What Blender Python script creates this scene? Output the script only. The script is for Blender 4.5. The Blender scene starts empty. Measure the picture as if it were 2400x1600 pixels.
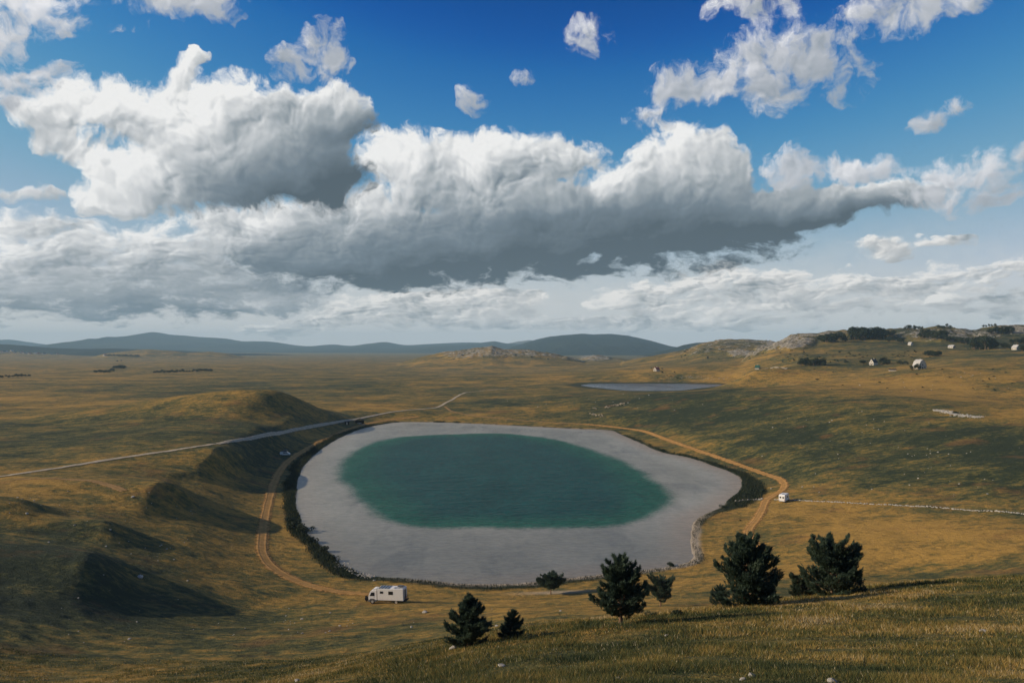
import bpy, bmesh, math, random
import numpy as np
from mathutils import Vector, Matrix

scene = bpy.context.scene
C = scene.collection
rad = math.radians
HC = 55.0                                   # camera height above the lake (m)
FP, U0, V0 = 1830.0, 1176.0, 800.0          # survey constants: focal length, centre column and horizon row of the 2352 px wide photograph

# ------------------------------------------------------------------ camera
cam = bpy.data.cameras.new('camera')
cam.sensor_width = 36.0
cam.lens = 36.0 * FP / 2352.0
cam.shift_y = (V0 - 784.0) / 2352.0
cam.clip_start, cam.clip_end = 0.5, 80000.0
cam_ob = bpy.data.objects.new('camera', cam)
cam_ob.location = (0, 0, HC)
cam_ob.rotation_euler = (rad(90), 0, 0)
C.objects.link(cam_ob)
scene.camera = cam_ob

# ------------------------------------------------------------------ sun, exposure
SUN_EL, SUN_AZ = 21.5, -92.0                # degrees; azimuth measured from the view direction, negative = left
sun = bpy.data.lights.new('sun', 'SUN')
sun.energy = 5.0
sun.angle = rad(0.6)
sun.color = (1.0, 0.83, 0.60)
sun_ob = bpy.data.objects.new('sun', sun)
sd = Vector((math.sin(rad(SUN_AZ)) * math.cos(rad(SUN_EL)), math.cos(rad(SUN_AZ)) * math.cos(rad(SUN_EL)), math.sin(rad(SUN_EL))))
sun_ob.rotation_euler = sd.to_track_quat('Z', 'Y').to_euler()
C.objects.link(sun_ob)
vs = scene.view_settings
vs.view_transform = 'Standard'; vs.look = 'None'; vs.exposure = 0.0; vs.gamma = 1.0; vs.use_curve_mapping = False
scene.cycles.use_denoising = True
scene.cycles.use_adaptive_sampling = True
scene.cycles.adaptive_threshold = 0.012
scene.cycles.adaptive_min_samples = 12
scene.cycles.max_bounces = 5
scene.cycles.diffuse_bounces = 2
scene.cycles.glossy_bounces = 2
scene.cycles.transparent_max_bounces = 12
scene.cycles.volume_bounces = 1

# ------------------------------------------------------------------ node helpers
class NT:
    def __init__(self, tree):
        self.t = tree; tree.nodes.clear()
    def n(self, typ, **kw):
        nd = self.t.nodes.new(typ)
        for k, v in kw.items():
            if k.startswith('in_'):
                self.put(nd.inputs[int(k[3:])], v)
            else:
                setattr(nd, k, v)
        return nd
    def put(self, sock, v):
        if v is None: return
        if isinstance(v, bpy.types.NodeSocket): self.t.links.new(v, sock)
        elif isinstance(v, bpy.types.Node): self.t.links.new(v.outputs[0], sock)
        else: sock.default_value = v
    def m(self, op, a, b=None, c=None, clamp=False):
        nd = self.t.nodes.new('ShaderNodeMath'); nd.operation = op; nd.use_clamp = clamp
        self.put(nd.inputs[0], a); self.put(nd.inputs[1], b); self.put(nd.inputs[2], c)
        return nd.outputs[0]
    def v(self, op, a, b=None, c=None):
        nd = self.t.nodes.new('ShaderNodeVectorMath'); nd.operation = op
        self.put(nd.inputs[0], a); self.put(nd.inputs[1], b)
        if c is not None: self.put(nd.inputs[2], c)
        return nd.outputs[1] if op in ('DOT_PRODUCT', 'LENGTH', 'DISTANCE') else nd.outputs[0]
    def vscale(self, a, s):
        nd = self.t.nodes.new('ShaderNodeVectorMath'); nd.operation = 'SCALE'
        self.put(nd.inputs[0], a); self.put(nd.inputs[3], s)
        return nd.outputs[0]
    def xyz(self, x, y, z):
        nd = self.t.nodes.new('ShaderNodeCombineXYZ')
        self.put(nd.inputs[0], x); self.put(nd.inputs[1], y); self.put(nd.inputs[2], z)
        return nd.outputs[0]
    def sep(self, v):
        nd = self.t.nodes.new('ShaderNodeSeparateXYZ'); self.put(nd.inputs[0], v)
        return nd.outputs
    def noise(self, vec, scale, detail=4.0, rough=0.5, lac=2.0, dist=0.0, color=False):
        nd = self.t.nodes.new('ShaderNodeTexNoise')
        self.put(nd.inputs['Vector'], vec); self.put(nd.inputs['Scale'], scale)
        self.put(nd.inputs['Detail'], detail); self.put(nd.inputs['Roughness'], rough)
        self.put(nd.inputs['Lacunarity'], lac); self.put(nd.inputs['Distortion'], dist)
        return nd.outputs['Color'] if color else nd.outputs['Fac']
    def mr(self, v, a, b, c=0.0, d=1.0, smooth=True):
        nd = self.t.nodes.new('ShaderNodeMapRange'); nd.clamp = True
        nd.interpolation_type = 'SMOOTHSTEP' if smooth else 'LINEAR'
        for i, x in enumerate((v, a, b, c, d)): self.put(nd.inputs[i], x)
        return nd.outputs[0]
    def mix(self, f, a, b, blend='MIX'):
        nd = self.t.nodes.new('ShaderNodeMix'); nd.data_type = 'RGBA'; nd.blend_type = blend
        self.put(nd.inputs[0], f)
        self.put(nd.inputs[6], a if not isinstance(a, tuple) or len(a) == 4 else (*a, 1))
        self.put(nd.inputs[7], b if not isinstance(b, tuple) or len(b) == 4 else (*b, 1))
        return nd.outputs[2]
    def attr(self, name, vec=False):
        nd = self.t.nodes.new('ShaderNodeAttribute'); nd.attribute_name = name
        return nd.outputs['Vector'] if vec else nd.outputs['Fac']
    def pos(self):
        return self.t.nodes.new('ShaderNodeNewGeometry').outputs['Position']
    def obj(self):
        return self.t.nodes.new('ShaderNodeTexCoord').outputs['Object']
    def bump(self, h, strength=0.5, dist=0.1):
        nd = self.t.nodes.new('ShaderNodeBump')
        self.put(nd.inputs['Strength'], strength); self.put(nd.inputs['Distance'], dist); self.put(nd.inputs['Height'], h)
        return nd.outputs[0]
    def principled(self, color, rough=0.8, spec=0.3, normal=None, metallic=0.0):
        nd = self.t.nodes.new('ShaderNodeBsdfPrincipled')
        self.put(nd.inputs['Base Color'], color if not isinstance(color, tuple) or len(color) == 4 else (*color, 1))
        self.put(nd.inputs['Roughness'], rough); self.put(nd.inputs['Specular IOR Level'], spec)
        self.put(nd.inputs['Metallic'], metallic)
        if normal is not None: self.put(nd.inputs['Normal'], normal)
        return nd.outputs[0]
    def out(self, shader, volume=None):
        nd = self.t.nodes.new('ShaderNodeOutputMaterial')
        if shader is not None: self.put(nd.inputs['Surface'], shader)
        if volume is not None: self.put(nd.inputs['Volume'], volume)

def material(name):
    mt = bpy.data.materials.new(name); mt.use_nodes = True
    return mt, NT(mt.node_tree)

def azel(u, v):
    """photograph column and row -> compass azimuth and elevation in degrees"""
    x = (u - U0) / FP; z = (V0 - v) / FP
    return math.degrees(math.atan(x)), math.degrees(math.atan(z / math.hypot(1, x)))

# ------------------------------------------------------------------ sky: Nishita + procedural cumulus, all in compass directions
world = bpy.data.worlds.new('World'); scene.world = world; world.use_nodes = True
world.cycles.sampling_method = 'NONE'
T = NT(world.node_tree)
SKY_STRENGTH = 0.1
sky = T.n('ShaderNodeTexSky', sky_type='NISHITA', sun_disc=False)
sky.sun_elevation = rad(SUN_EL); sky.sun_rotation = rad(SUN_AZ)
sky.altitude = 1400.0; sky.air_density = 1.0; sky.dust_density = 0.4; sky.ozone_density = 2.5
blue = T.vscale(sky.outputs[0], SKY_STRENGTH)
crv = T.n('ShaderNodeRGBCurve')                 # polarised, saturated look of the clear sky
for ci, pts in enumerate([[(0, 0), (0.086, 0.000), (0.112, 0.022), (0.173, 0.140), (0.26, 0.32), (0.352, 0.42), (0.48, 0.50), (1, 1)],
                          [(0, 0), (0.10, 0.030), (0.155, 0.066), (0.194, 0.155), (0.295, 0.335), (0.40, 0.44), (0.475, 0.49), (0.62, 0.56), (1, 1)],
                          [(0, 0), (0.15, 0.12), (0.274, 0.270), (0.335, 0.410), (0.438, 0.510), (0.55, 0.55), (0.60, 0.58), (1, 1)]]):
    cv = crv.mapping.curves[ci]
    while len(cv.points) < len(pts): cv.points.new(0.5, 0.5)
    for pt, (a, b) in zip(cv.points, pts): pt.location = (a, b); pt.handle_type = 'AUTO_CLAMPED'
crv.mapping.update()
T.put(crv.inputs['Color'], blue)
blue = crv.outputs[0]


K = 57.29578
SL = (-0.66, 0.75)                              # where the light comes from on the sky: left and above
def direction_nodes(T):
    dx, dy, dz = T.sep(T.n('ShaderNodeTexCoord').outputs['Generated'])
    az = T.m('MULTIPLY', T.m('ARCTAN2', dx, dy), K)
    el = T.m('MULTIPLY', T.m('ARCSINE', T.m('MAXIMUM', T.m('MINIMUM', dz, 1.0), -1.0)), K)
    return az, el
def tone_ramp(T, t):
    r = T.n('ShaderNodeValToRGB'); c = r.color_ramp
    while len(c.elements) < 5: c.elements.new(0.5)
    for e, (pp, col) in zip(c.elements, [(0.0, (0.082, 0.113, 0.138)), (0.25, (0.165, 0.212, 0.252)), (0.5, (0.36, 0.40, 0.43)), (0.74, (0.60, 0.62, 0.635)), (1.0, (0.88, 0.88, 0.87))]):
        e.position = pp; e.color = (*col, 1)
    T.put(r.inputs[0], t)
    return r.outputs[0]
def n2(T, vec, scale, detail, rough=0.5, lac=2.0, color=False):
    nd = T.n('ShaderNodeTexNoise', noise_dimensions='2D')
    T.put(nd.inputs['Vector'], vec); T.put(nd.inputs['Scale'], scale); T.put(nd.inputs['Detail'], detail); T.put(nd.inputs['Roughness'], rough); T.put(nd.inputs['Lacunarity'], lac)
    return nd.outputs['Color'] if color else nd.outputs['Fac']
# cloud groups: (column, row, half width, half height, tone) of each billow, traced once and kept as directions
LAYERS = [
  # far cumulus rows near the horizon
  ([(620, 765, 70, 22, .2), (720, 738, 110, 40, .2), (850, 715, 120, 48, .2), (960, 690, 120, 42, .1), (1090, 690, 110, 40, .2), (1200, 690, 90, 30, .1), (1050, 735, 260, 36, -.1), (1300, 750, 200, 24, -.1),
                  (1450, 690, 110, 46, .1), (1560, 668, 120, 46, .2), (1680, 648, 130, 44, .2), (1790, 650, 130, 44, .2), (1900, 652, 130, 40, .1), (2020, 660, 130, 36, .1), (2180, 640, 150, 34, .1), (2330, 625, 140, 36, .1), (1850, 700, 420, 40, -.15), (2250, 700, 260, 40, -.15), (1600, 740, 300, 24, -.1),
                  (2050, 570, 130, 26, .1), (2170, 548, 80, 16, .1)], dict(grow=1.2, namp=3.0, lo=0.26, hi=1.2, kS=0.30, kN=1.7, t0=0.70, tint=(1.0, 0.97, 0.94), opac=0.92)),
  # grey sheet on the left
  ([(60, 520, 150, 50, .35), (200, 560, 200, 60, .3), (420, 560, 180, 70, .35), (560, 580, 200, 60, .2), (60, 620, 240, 70, .1), (300, 640, 300, 80, -.05), (120, 695, 320, 55, -.75), (380, 690, 280, 55, -.9), (560, 655, 240, 60, -.8), (260, 640, 260, 50, -.45), (620, 690, 160, 26, .15),
                  (40, 440, 130, 22, .15), (760, 630, 260, 40, -.5)], dict(grow=1.15, namp=2.6, lo=0.06, hi=1.1, kS=0.30, kN=1.0, t0=0.60)),
  # the long dark-based cloud
  ([(940, 350, 130, 62, .75), (880, 380, 90, 40, .7), (1010, 400, 150, 70, .35), (1200, 350, 150, 72, .65), (1130, 390, 140, 80, .4), (1290, 370, 120, 60, .45), (1220, 440, 130, 70, .5), (1410, 430, 60, 50, .55), (1590, 350, 130, 90, .62), (1500, 400, 120, 70, .25), (1640, 400, 120, 70, .1),
                  (760, 500, 230, 90, .1), (560, 530, 240, 60, .25), (980, 500, 220, 110, -.15), (1000, 590, 380, 85, -.75), (1300, 540, 320, 110, -.85), (1560, 540, 330, 100, -.9), (1250, 480, 200, 70, -.55), (1500, 470, 220, 70, -.6), (1700, 480, 260, 80, -.65), (1850, 478, 220, 56, -.3), (1940, 465, 140, 40, .0), (2020, 455, 120, 36, .1), (2100, 440, 120, 40, .3), (760, 610, 300, 60, -.6), (620, 560, 160, 60, -.1)], dict(grow=1.15, namp=2.1, lo=0.18, hi=0.86, cap=1.35, kS=0.52, kN=0.95, t0=0.50, rim=0.10)),
  # bright cumulus, upper left
  ([(200, 240, 170, 75, .75), (90, 270, 90, 50, .65), (330, 260, 170, 90, .55), (400, 205, 66, 50, .5), (428, 165, 48, 36, .35), (452, 138, 26, 20, .2), (540, 235, 110, 80, .85), (480, 290, 130, 90, .6), (680, 240, 70, 56, .55), (770, 240, 90, 55, .6), (700, 280, 130, 60, -.45), (810, 290, 70, 40, -.6), (640, 310, 180, 90, -.1), (480, 350, 200, 100, .2),
                  (620, 410, 240, 90, -.8), (740, 400, 130, 80, -1.0), (310, 420, 130, 75, .75), (250, 460, 90, 50, .55), (230, 380, 60, 40, .5), (430, 440, 190, 70, -.05), (160, 330, 110, 40, .45)], dict(grow=1.15, namp=2.1, lo=0.18, hi=0.84, cap=1.35, kS=0.50, kN=0.95, t0=0.59, rim=0.10)),
  # loose fair-weather clouds
  ([(60, 20, 130, 60, .5), (10, 80, 60, 50, .4), (210, 10, 160, 50, .4), (400, 10, 120, 40, .3), (520, 5, 60, 36, -.2), (30, 190, 90, 60, .4), (90, 175, 50, 40, .2), (10, 250, 40, 30, .1), (740, 90, 60, 50, .0), (750, 150, 66, 50, .15), (660, 150, 44, 50, -.1), (1350, 85, 62, 46, .05), (1195, 178, 34, 22, -.1),
                  (1830, 110, 130, 90, .25), (1740, 150, 120, 70, .3), (1700, 190, 150, 50, .45), (1560, 190, 90, 50, .1), (1860, 170, 110, 70, -.25), (1940, 160, 70, 80, -.35), (1770, 250, 56, 36, .25), (1500, 275, 76, 36, .1), (1730, 10, 110, 36, .3), (2070, 20, 140, 66, .15), (2080, 70, 70, 30, .0), (2240, 0, 50, 26, .1),
                  (1830, 380, 130, 50, .1), (1980, 390, 100, 44, .15), (2260, 400, 170, 70, .3), (2180, 430, 150, 60, .2), (2340, 390, 120, 60, .2), (2130, 285, 50, 24, -.2), (2195, 255, 40, 22, -.25), (1090, 230, 30, 40, -.3), (140, 150, 60, 20, .0), (60, 430, 60, 22, .1)], dict(grow=1.25, namp=3.4, cap=0.95, lo=0.34, hi=1.5, kS=0.22, kN=0.8, t0=0.62, tint=(0.97, 0.965, 1.0), opac=0.95)),
]
# fields shared by all the clouds
az, el = direction_nodes(T)
els = T.m('ADD', el, T.m('MULTIPLY', T.m('POWER', T.m('MAXIMUM', T.m('SUBTRACT', 9.0, el), 0.0), 1.6), -0.35))   # far clouds are foreshortened
q = T.xyz(az, els, 0.0)
half = (0.5, 0.5, 0.5)
warp1 = n2(T, q, 0.20, 2, 0.5, color=True); warp2 = n2(T, q, 0.9, 4, 0.55, color=True)
wq = T.v('ADD', q, T.v('ADD', T.vscale(T.v('SUBTRACT', warp1, half), 2.4), T.vscale(T.v('SUBTRACT', warp2, half), 0.7)))
wq0 = T.v('ADD', T.xyz(az, el, 0.0), T.v('ADD', T.vscale(T.v('SUBTRACT', warp1, half), 2.0), T.vscale(T.v('SUBTRACT', warp2, half), 0.8)))
fb = n2(T, wq, 0.55, 8, 0.62, 2.1)
def billow(v):
    vo = T.n('ShaderNodeTexVoronoi', voronoi_dimensions='2D', feature='F1', normalize=True)
    T.put(vo.inputs['Vector'], v); T.put(vo.inputs['Scale'], 0.38); T.put(vo.inputs['Detail'], 2.0); T.put(vo.inputs['Roughness'], 0.5); T.put(vo.inputs['Lacunarity'], 2.3)
    d = vo.outputs['Distance']
    return T.m('MULTIPLY_ADD', T.m('MULTIPLY', d, d), -1.9, T.m('MULTIPLY', n2(T, v, 0.20, 3, 0.5), 0.9))
bl = billow(wq); bl2 = billow(T.v('ADD', wq, (SL[0] * 0.38, SL[1] * 0.38, 0)))
slope = T.m('ADD', T.m('MULTIPLY', T.m('SUBTRACT', bl, bl2), 1.1), T.m('MULTIPLY', T.m('SUBTRACT', fb, 0.5), 0.35))   # > 0 on the sunlit side of a billow
slope = T.m('MULTIPLY_ADD', T.m('SUBTRACT', n2(T, wq, 0.15, 1, 0.5), n2(T, T.v('ADD', wq, (SL[0] * 1.6, SL[1] * 1.6, 0)), 0.15, 1, 0.5)), 0.9, slope)
rel = T.m('ADD', T.m('MULTIPLY', T.m('SUBTRACT', bl, 0.05), 0.35), T.m('SUBTRACT', fb, 0.5))
hz = T.mr(T.m('ADD', el, T.m('MULTIPLY', T.m('SUBTRACT', fb, 0.5), 3.0)), 9.0, 0.5)
clear = T.mix(T.m('MULTIPLY', hz, 0.9), blue, (0.66, 0.665, 0.66))

def tile_group(i, a0, a1, e0, e1):
    """the clouds that reach into one window of the sky, as a node group: (window coordinates, relief, slope, clear sky) -> colour"""
    g = bpy.data.node_groups.new('sky_window', 'ShaderNodeTree')
    for nm, ty in (('P', 'NodeSocketVector'), ('relief', 'NodeSocketFloat'), ('slope', 'NodeSocketFloat'), ('clear', 'NodeSocketColor')):
        g.interface.new_socket(nm, in_out='INPUT', socket_type=ty)
    g.interface.new_socket('colour', in_out='OUTPUT', socket_type='NodeSocketColor')
    G = NT(g)
    gi = G.n('NodeGroupInput').outputs
    P, rel_, slp, col = gi[0], gi[1], gi[2], gi[3]
    for lst, k in LAYERS:
        F = S = None
        for (u, v, ru, rv, b) in lst:
            ac, ec = azel(u, v); x = (u - U0) / FP
            ra = ru * k['grow'] / FP * K / (1 + x * x); re = rv * k['grow'] / FP * K / math.sqrt(1 + x * x)
            if ac + ra < a0 - 1.3 or ac - ra > a1 + 1.3 or ec + re < e0 - 1.3 or ec - re > e1 + 1.3: continue
            qq = G.v('MULTIPLY_ADD', P, (1 / ra, 1 / re, 0), (-ac / ra, -ec / re, b))
            w = G.m('SUBTRACT', 1.0 + b * b, G.v('DOT_PRODUCT', qq, qq), clamp=True)
            w = G.m('MULTIPLY', w, w)
            s = G.v('DOT_PRODUCT', qq, (SL[0] * 0.9, SL[1] * 1.1, 1.0))
            F = w if F is None else G.m('ADD', F, w)
            S = G.m('MULTIPLY', w, s) if S is None else G.m('MULTIPLY_ADD', w, s, S)
        if F is None: continue
        S = G.m('DIVIDE', S, G.m('MAXIMUM', F, 0.02))
        h = G.m('MULTIPLY_ADD', rel_, k['namp'], G.m('MINIMUM', F, k.get('cap', 0.9)))
        h = G.m('MULTIPLY', h, G.mr(F, 0.0, 0.16))
        al = G.mr(h, k['lo'], k['hi'])
        if 'opac' in k: al = G.m('MULTIPLY', al, k['opac'])
        t = G.m('MULTIPLY_ADD', S, k['kS'], G.m('MULTIPLY_ADD', slp, G.mr(S, -0.75, 0.55, 0.22 * k['kN'], k['kN']), k['t0']))
        t = G.m('ADD', t, G.mr(h, k['lo'], k['hi'] + 0.25, k.get('rim', 0.16), 0.0))     # thin rims let the light through
        c = tone_ramp(G, t)
        if 'tint' in k: c = G.mix(1.0, c, k['tint'], 'MULTIPLY')
        col = G.mix(al, col, c)
        P = G.v('ADD', P, G.vscale(col, 1e-7))     # keeps the layers in order for the shader compiler
    go = G.n('NodeGroupOutput'); G.put(go.inputs[0], col)
    return g
def tile(i, a0, a1, e0, e1):
    nd = T.n('ShaderNodeGroup'); nd.node_tree = tile_group(i, a0, a1, e0, e1)
    for j, v in enumerate((wq0, rel, slope, clear)): T.put(nd.inputs[j], v)
    return T.n('ShaderNodeBackground', in_0=T.vscale(nd.outputs[0], 1 / SKY_STRENGTH), in_1=SKY_STRENGTH).outputs[0]
def choose(cond, a, b):                          # b where cond is 1
    nd = T.n('ShaderNodeMixShader'); T.put(nd.inputs[0], cond); T.put(nd.inputs[1], a); T.put(nd.inputs[2], b)
    return nd.outputs[0]
AZS = (-40.0, -16.5, 0.0, 16.5, 40.0); ES = (-2.0, 8.5, 30.0)
rows = []
for r in range(2):
    w_ = [tile(r * 4 + c_, AZS[c_], AZS[c_ + 1], ES[r], ES[r + 1]) for c_ in range(4)]
    l_ = choose(T.m('GREATER_THAN', az, AZS[1]), w_[0], w_[1]); r_ = choose(T.m('GREATER_THAN', az, AZS[3]), w_[2], w_[3])
    rows.append(choose(T.m('GREATER_THAN', az, AZS[2]), l_, r_))
front = choose(T.m('GREATER_THAN', el, ES[1]), rows[0], rows[1])
# the same kind of broken cumulus goes on round the rest of the sky
gq = T.xyz(T.m('MULTIPLY', az, 0.045), T.m('MULTIPLY', el, 0.11), 3.0)
gn = T.noise(gq, 1.0, 6, 0.55)
gb = T.m('MULTIPLY', T.mr(gn, 0.50, 0.60), T.mr(el, 55.0, 24.0, 0.25, 1.0))
hz2 = T.m('MULTIPLY', T.mr(el, 8.5, -0.5), 0.85)
rest = T.mix(gb, T.mix(hz2, blue, (0.66, 0.665, 0.66)), tone_ramp(T, T.m('ADD', T.m('MULTIPLY', T.m('SUBTRACT', gn, 0.55), -1.4), 0.62)))
rest = T.mix(T.mr(el, -0.5, -3.0), rest, (0.10, 0.085, 0.05))      # below the horizon: the colour of the plateau
rest = T.n('ShaderNodeBackground', in_0=T.vscale(rest, 1 / SKY_STRENGTH), in_1=SKY_STRENGTH).outputs[0]
side = T.m('MAXIMUM', T.mr(T.m('ABSOLUTE', az), 36.0, 40.0), T.m('MAXIMUM', T.mr(el, 26.0, 30.0), T.mr(el, -0.5, -1.5)))
T.n('ShaderNodeOutputWorld', in_0=choose(side, front, rest))


# ------------------------------------------------------------------ numpy noise
def _hash(ix, iy, seed):
    h = (ix.astype(np.int64) * 374761393 + iy.astype(np.int64) * 668265263 + seed * 1442695041) & 0x7fffffff
    h = ((h ^ (h >> 13)) * 1274126177) & 0x7fffffff
    h = h ^ (h >> 16)
    return (h & 0xffff) / 32767.5 - 1.0
def vnoise(x, y, seed=0):
    ix = np.floor(x); iy = np.floor(y); fx = x - ix; fy = y - iy
    fx = fx * fx * fx * (fx * (fx * 6 - 15) + 10); fy = fy * fy * fy * (fy * (fy * 6 - 15) + 10)
    a = _hash(ix, iy, seed); b = _hash(ix + 1, iy, seed); c = _hash(ix, iy + 1, seed); d = _hash(ix + 1, iy + 1, seed)
    return (a * (1 - fx) + b * fx) * (1 - fy) + (c * (1 - fx) + d * fx) * fy
def fbm(x, y, octaves=4, seed=0, gain=0.5, ridged=False):
    r = np.zeros_like(x, dtype=float); amp = 1.0; tot = 0.0
    for o in range(octaves):
        q = vnoise(x * 2 ** o + 17.3 * o, y * 2 ** o - 9.1 * o, seed + o)
        if ridged: q = 1 - 2 * np.abs(q)
        r += amp * q; tot += amp; amp *= gain
    return r / tot
def sstep(a, b, x):
    t = np.clip((x - a) / (b - a), 0, 1)
    return t * t * (3 - 2 * t)

# ------------------------------------------------------------------ terrain survey
# every survey point: column, row of the photograph and the ground's height there -> distance follows
def at_z(u, v, z):
    y = (HC - z) * FP / (v - V0)
    return ((u - U0) / FP * y, y, z)
def at_y(u, v, y):
    return ((u - U0) / FP * y, y, HC - (v - V0) / FP * y)
def px_poly(pts, z=0.0):
    return np.array([at_z(u, v, z)[:2] for u, v in pts])
def smooth_poly(P, n=6):
    out = []; k = len(P)
    for i in range(k):
        p0, p1, p2, p3 = P[i - 1], P[i], P[(i + 1) % k], P[(i + 2) % k]
        for j in range(n):
            t = j / n
            out.append(0.5 * (2 * p1 + (p2 - p0) * t + (2 * p0 - 5 * p1 + 4 * p2 - p3) * t * t + (3 * p1 - p0 - 3 * p2 + p3) * t ** 3))
    return np.array(out)
LAKE = smooth_poly(px_poly([(930, 969), (1050, 971), (1200, 978), (1320, 984), (1400, 988), (1425, 997), (1465, 1015), (1520, 1038), (1580, 1050), (1640, 1070), (1685, 1087),
    (1703, 1105), (1697, 1128), (1672, 1148), (1660, 1163), (1625, 1178), (1595, 1197), (1587, 1230), (1589, 1262), (1592, 1282), (1570, 1294), (1530, 1302), (1450, 1312), (1370, 1320),
    (1290, 1329), (1220, 1337), (1130, 1341), (1050, 1339), (968, 1331), (905, 1326), (852, 1322), (808, 1306), (778, 1290), (752, 1264), (722, 1240), (698, 1216), (690, 1186), (680, 1160),
    (684, 1106), (690, 1087), (703, 1064), (740, 1030), (783, 1004), (830, 985), (880, 974)]), 5)
DEEP = smooth_poly(px_poly([(775, 1085), (795, 1050), (830, 1025), (900, 1005), (1000, 998), (1150, 995), (1250, 1004), (1330, 1022), (1430, 1058), (1500, 1098), (1538, 1132), (1542, 1152),
    (1512, 1178), (1455, 1199), (1395, 1209), (1300, 1213), (1200, 1214), (1050, 1214), (950, 1209), (890, 1196), (850, 1172), (808, 1128)]), 5)
POND_Z = 8.0
POND = smooth_poly(px_poly([(1335, 884), (1370, 881), (1450, 880.5), (1550, 881), (1640, 882.5), (1690, 884.5), (1640, 888), (1600, 892), (1560, 896.5), (1480, 897.5), (1430, 896), (1380, 891), (1350, 887.5)], POND_Z), 5)

def poly_sd(px, py, poly):
    """signed distance, negative inside"""
    d = np.full(px.shape, 1e18); inside = np.zeros(px.shape, bool)
    a = poly; b = np.roll(poly, -1, 0)
    for (ax, ay), (bx, by) in zip(a, b):
        ex, ey = bx - ax, by - ay
        t = np.clip(((px - ax) * ex + (py - ay) * ey) / (ex * ex + ey * ey + 1e-9), 0, 1)
        d = np.minimum(d, (px - ax - t * ex) ** 2 + (py - ay - t * ey) ** 2)
        c = ((ay > py) != (by > py)) & (px < (bx - ax) * (py - ay) / (by - ay + 1e-12) + ax)
        inside ^= c
    d = np.sqrt(d)
    return np.where(inside, -d, d)

def poly_sd_near(px, py, poly, pad):
    x0, y0 = poly.min(0) - pad; x1, y1 = poly.max(0) + pad
    m = (px > x0) & (px < x1) & (py > y0) & (py < y1)
    d = np.full(px.shape, 1e4); d[m] = poly_sd(px[m], py[m], poly)
    return d
SV = []
for u, v, z in [  # lakeside terrace and the valley on the left
    (600, 1400, 4), (865, 1388, 4), (760, 1400, 4.5), (450, 1300, 6), (500, 1220, 5), (520, 1180, 5), (570, 1150, 4), (620, 1065, 4), (655, 1043, 3), (740, 1003, 2.5), (850, 970, 2.0),
    (1000, 1356, 2.2), (1265, 1360, 2.5), (1500, 1330, 3), (1150, 1352, 2.0),
    # flat under the lake
    (1100, 1100, -1), (1300, 1100, -1), (900, 1100, -1), (1200, 1250, -1), (1100, 1010, -1), (1450, 1150, -1), (1400, 1270, -1), (850, 1260, -1),
    # left hills
    (0, 1568, 25), (0, 1450, 20), (0, 1300, 16), (0, 1200, 15), (0, 1118, 14.5), (-300, 1300, 22), (-300, 1120, 20), (-250, 1568, 30),
    (200, 1500, 18.5), (200, 1400, 14), (200, 1300, 12.5), (200, 1200, 12), (180, 1120, 13), (385, 1425, 10), (400, 1270, 8), (390, 1340, 8.5), (330, 1200, 9.5),
    (300, 1520, 20), (500, 1500, 17), (650, 1470, 14), (900, 1450, 14), (800, 1500, 19), (400, 1568, 26), (600, 1562, 29), (700, 1440, 9),
    # road shoulder on the left
    (0, 1094, 14), (250, 1056, 12.5), (400, 1034, 12), (500, 1019, 11.5), (640, 996, 10), (760, 973, 7.5), (820, 964, 5), (560, 1125, 5), (605, 1085, 4.5), (700, 1022, 3.5), (775, 990, 3), (1000, 936, 5), (1065, 903, 8),
    # behind the road, left
    (150, 1010, 11), (0, 1010, 10), (300, 985, 12), (-200, 1000, 10), (0, 955, 7), (250, 945, 9), (-200, 940, 8), (0, 920, 6), (350, 915, 7), (860, 940, 6), (860, 915, 6),
    # plain
    (0, 890, 5), (300, 890, 5), (600, 890, 5), (900, 890, 6), (1100, 890, 8), (1200, 880, 8), (0, 860, 4), (300, 860, 4), (600, 860, 4), (900, 860, 4), (1200, 860, 6),
    (0, 840, 2), (300, 840, 2), (600, 840, 2), (900, 840, 3), (1200, 842, 6), (1400, 845, 12), (0, 826, -2), (400, 826, -2), (800, 826, -3), (1200, 828, -2), (1600, 828, 8), (2000, 826, 25), (2400, 818, 40), (-500, 830, 0), (-500, 860, 3), (-500, 900, 6),
    # right slope
    (1420, 985, 2), (1530, 1008, 2.5), (1680, 1060, 3), (1800, 1108, 3.5), (1850, 1150, 3.5), (2100, 1162, 6), (2352, 1182, 8.5), (1760, 1150, 3), (2650, 1200, 12),
    (1760, 1200, 3), (1720, 1240, 3), (1700, 1300, 4), (1900, 1250, 5), (2000, 1220, 6), (2200, 1250, 8.5), (2352, 1250, 10.5), (2352, 1310, 12), (2100, 1310, 7), (1650, 1200, 2), (2650, 1300, 17),
    (1300, 965, 3), (1200, 950, 4), (1100, 950, 4), (1400, 940, 8), (1250, 920, 9), (1150, 905, 8.5),
    # pond basin
    (1350, 885, 8.5), (1500, 889, 8.2), (1690, 885, 9), (1600, 880, 9.5), (1430, 878, 9), (1510, 900, 10), (1750, 885, 14), (1300, 884, 8.5),
    ]:
    SV.append(at_z(u, v, z))
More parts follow.
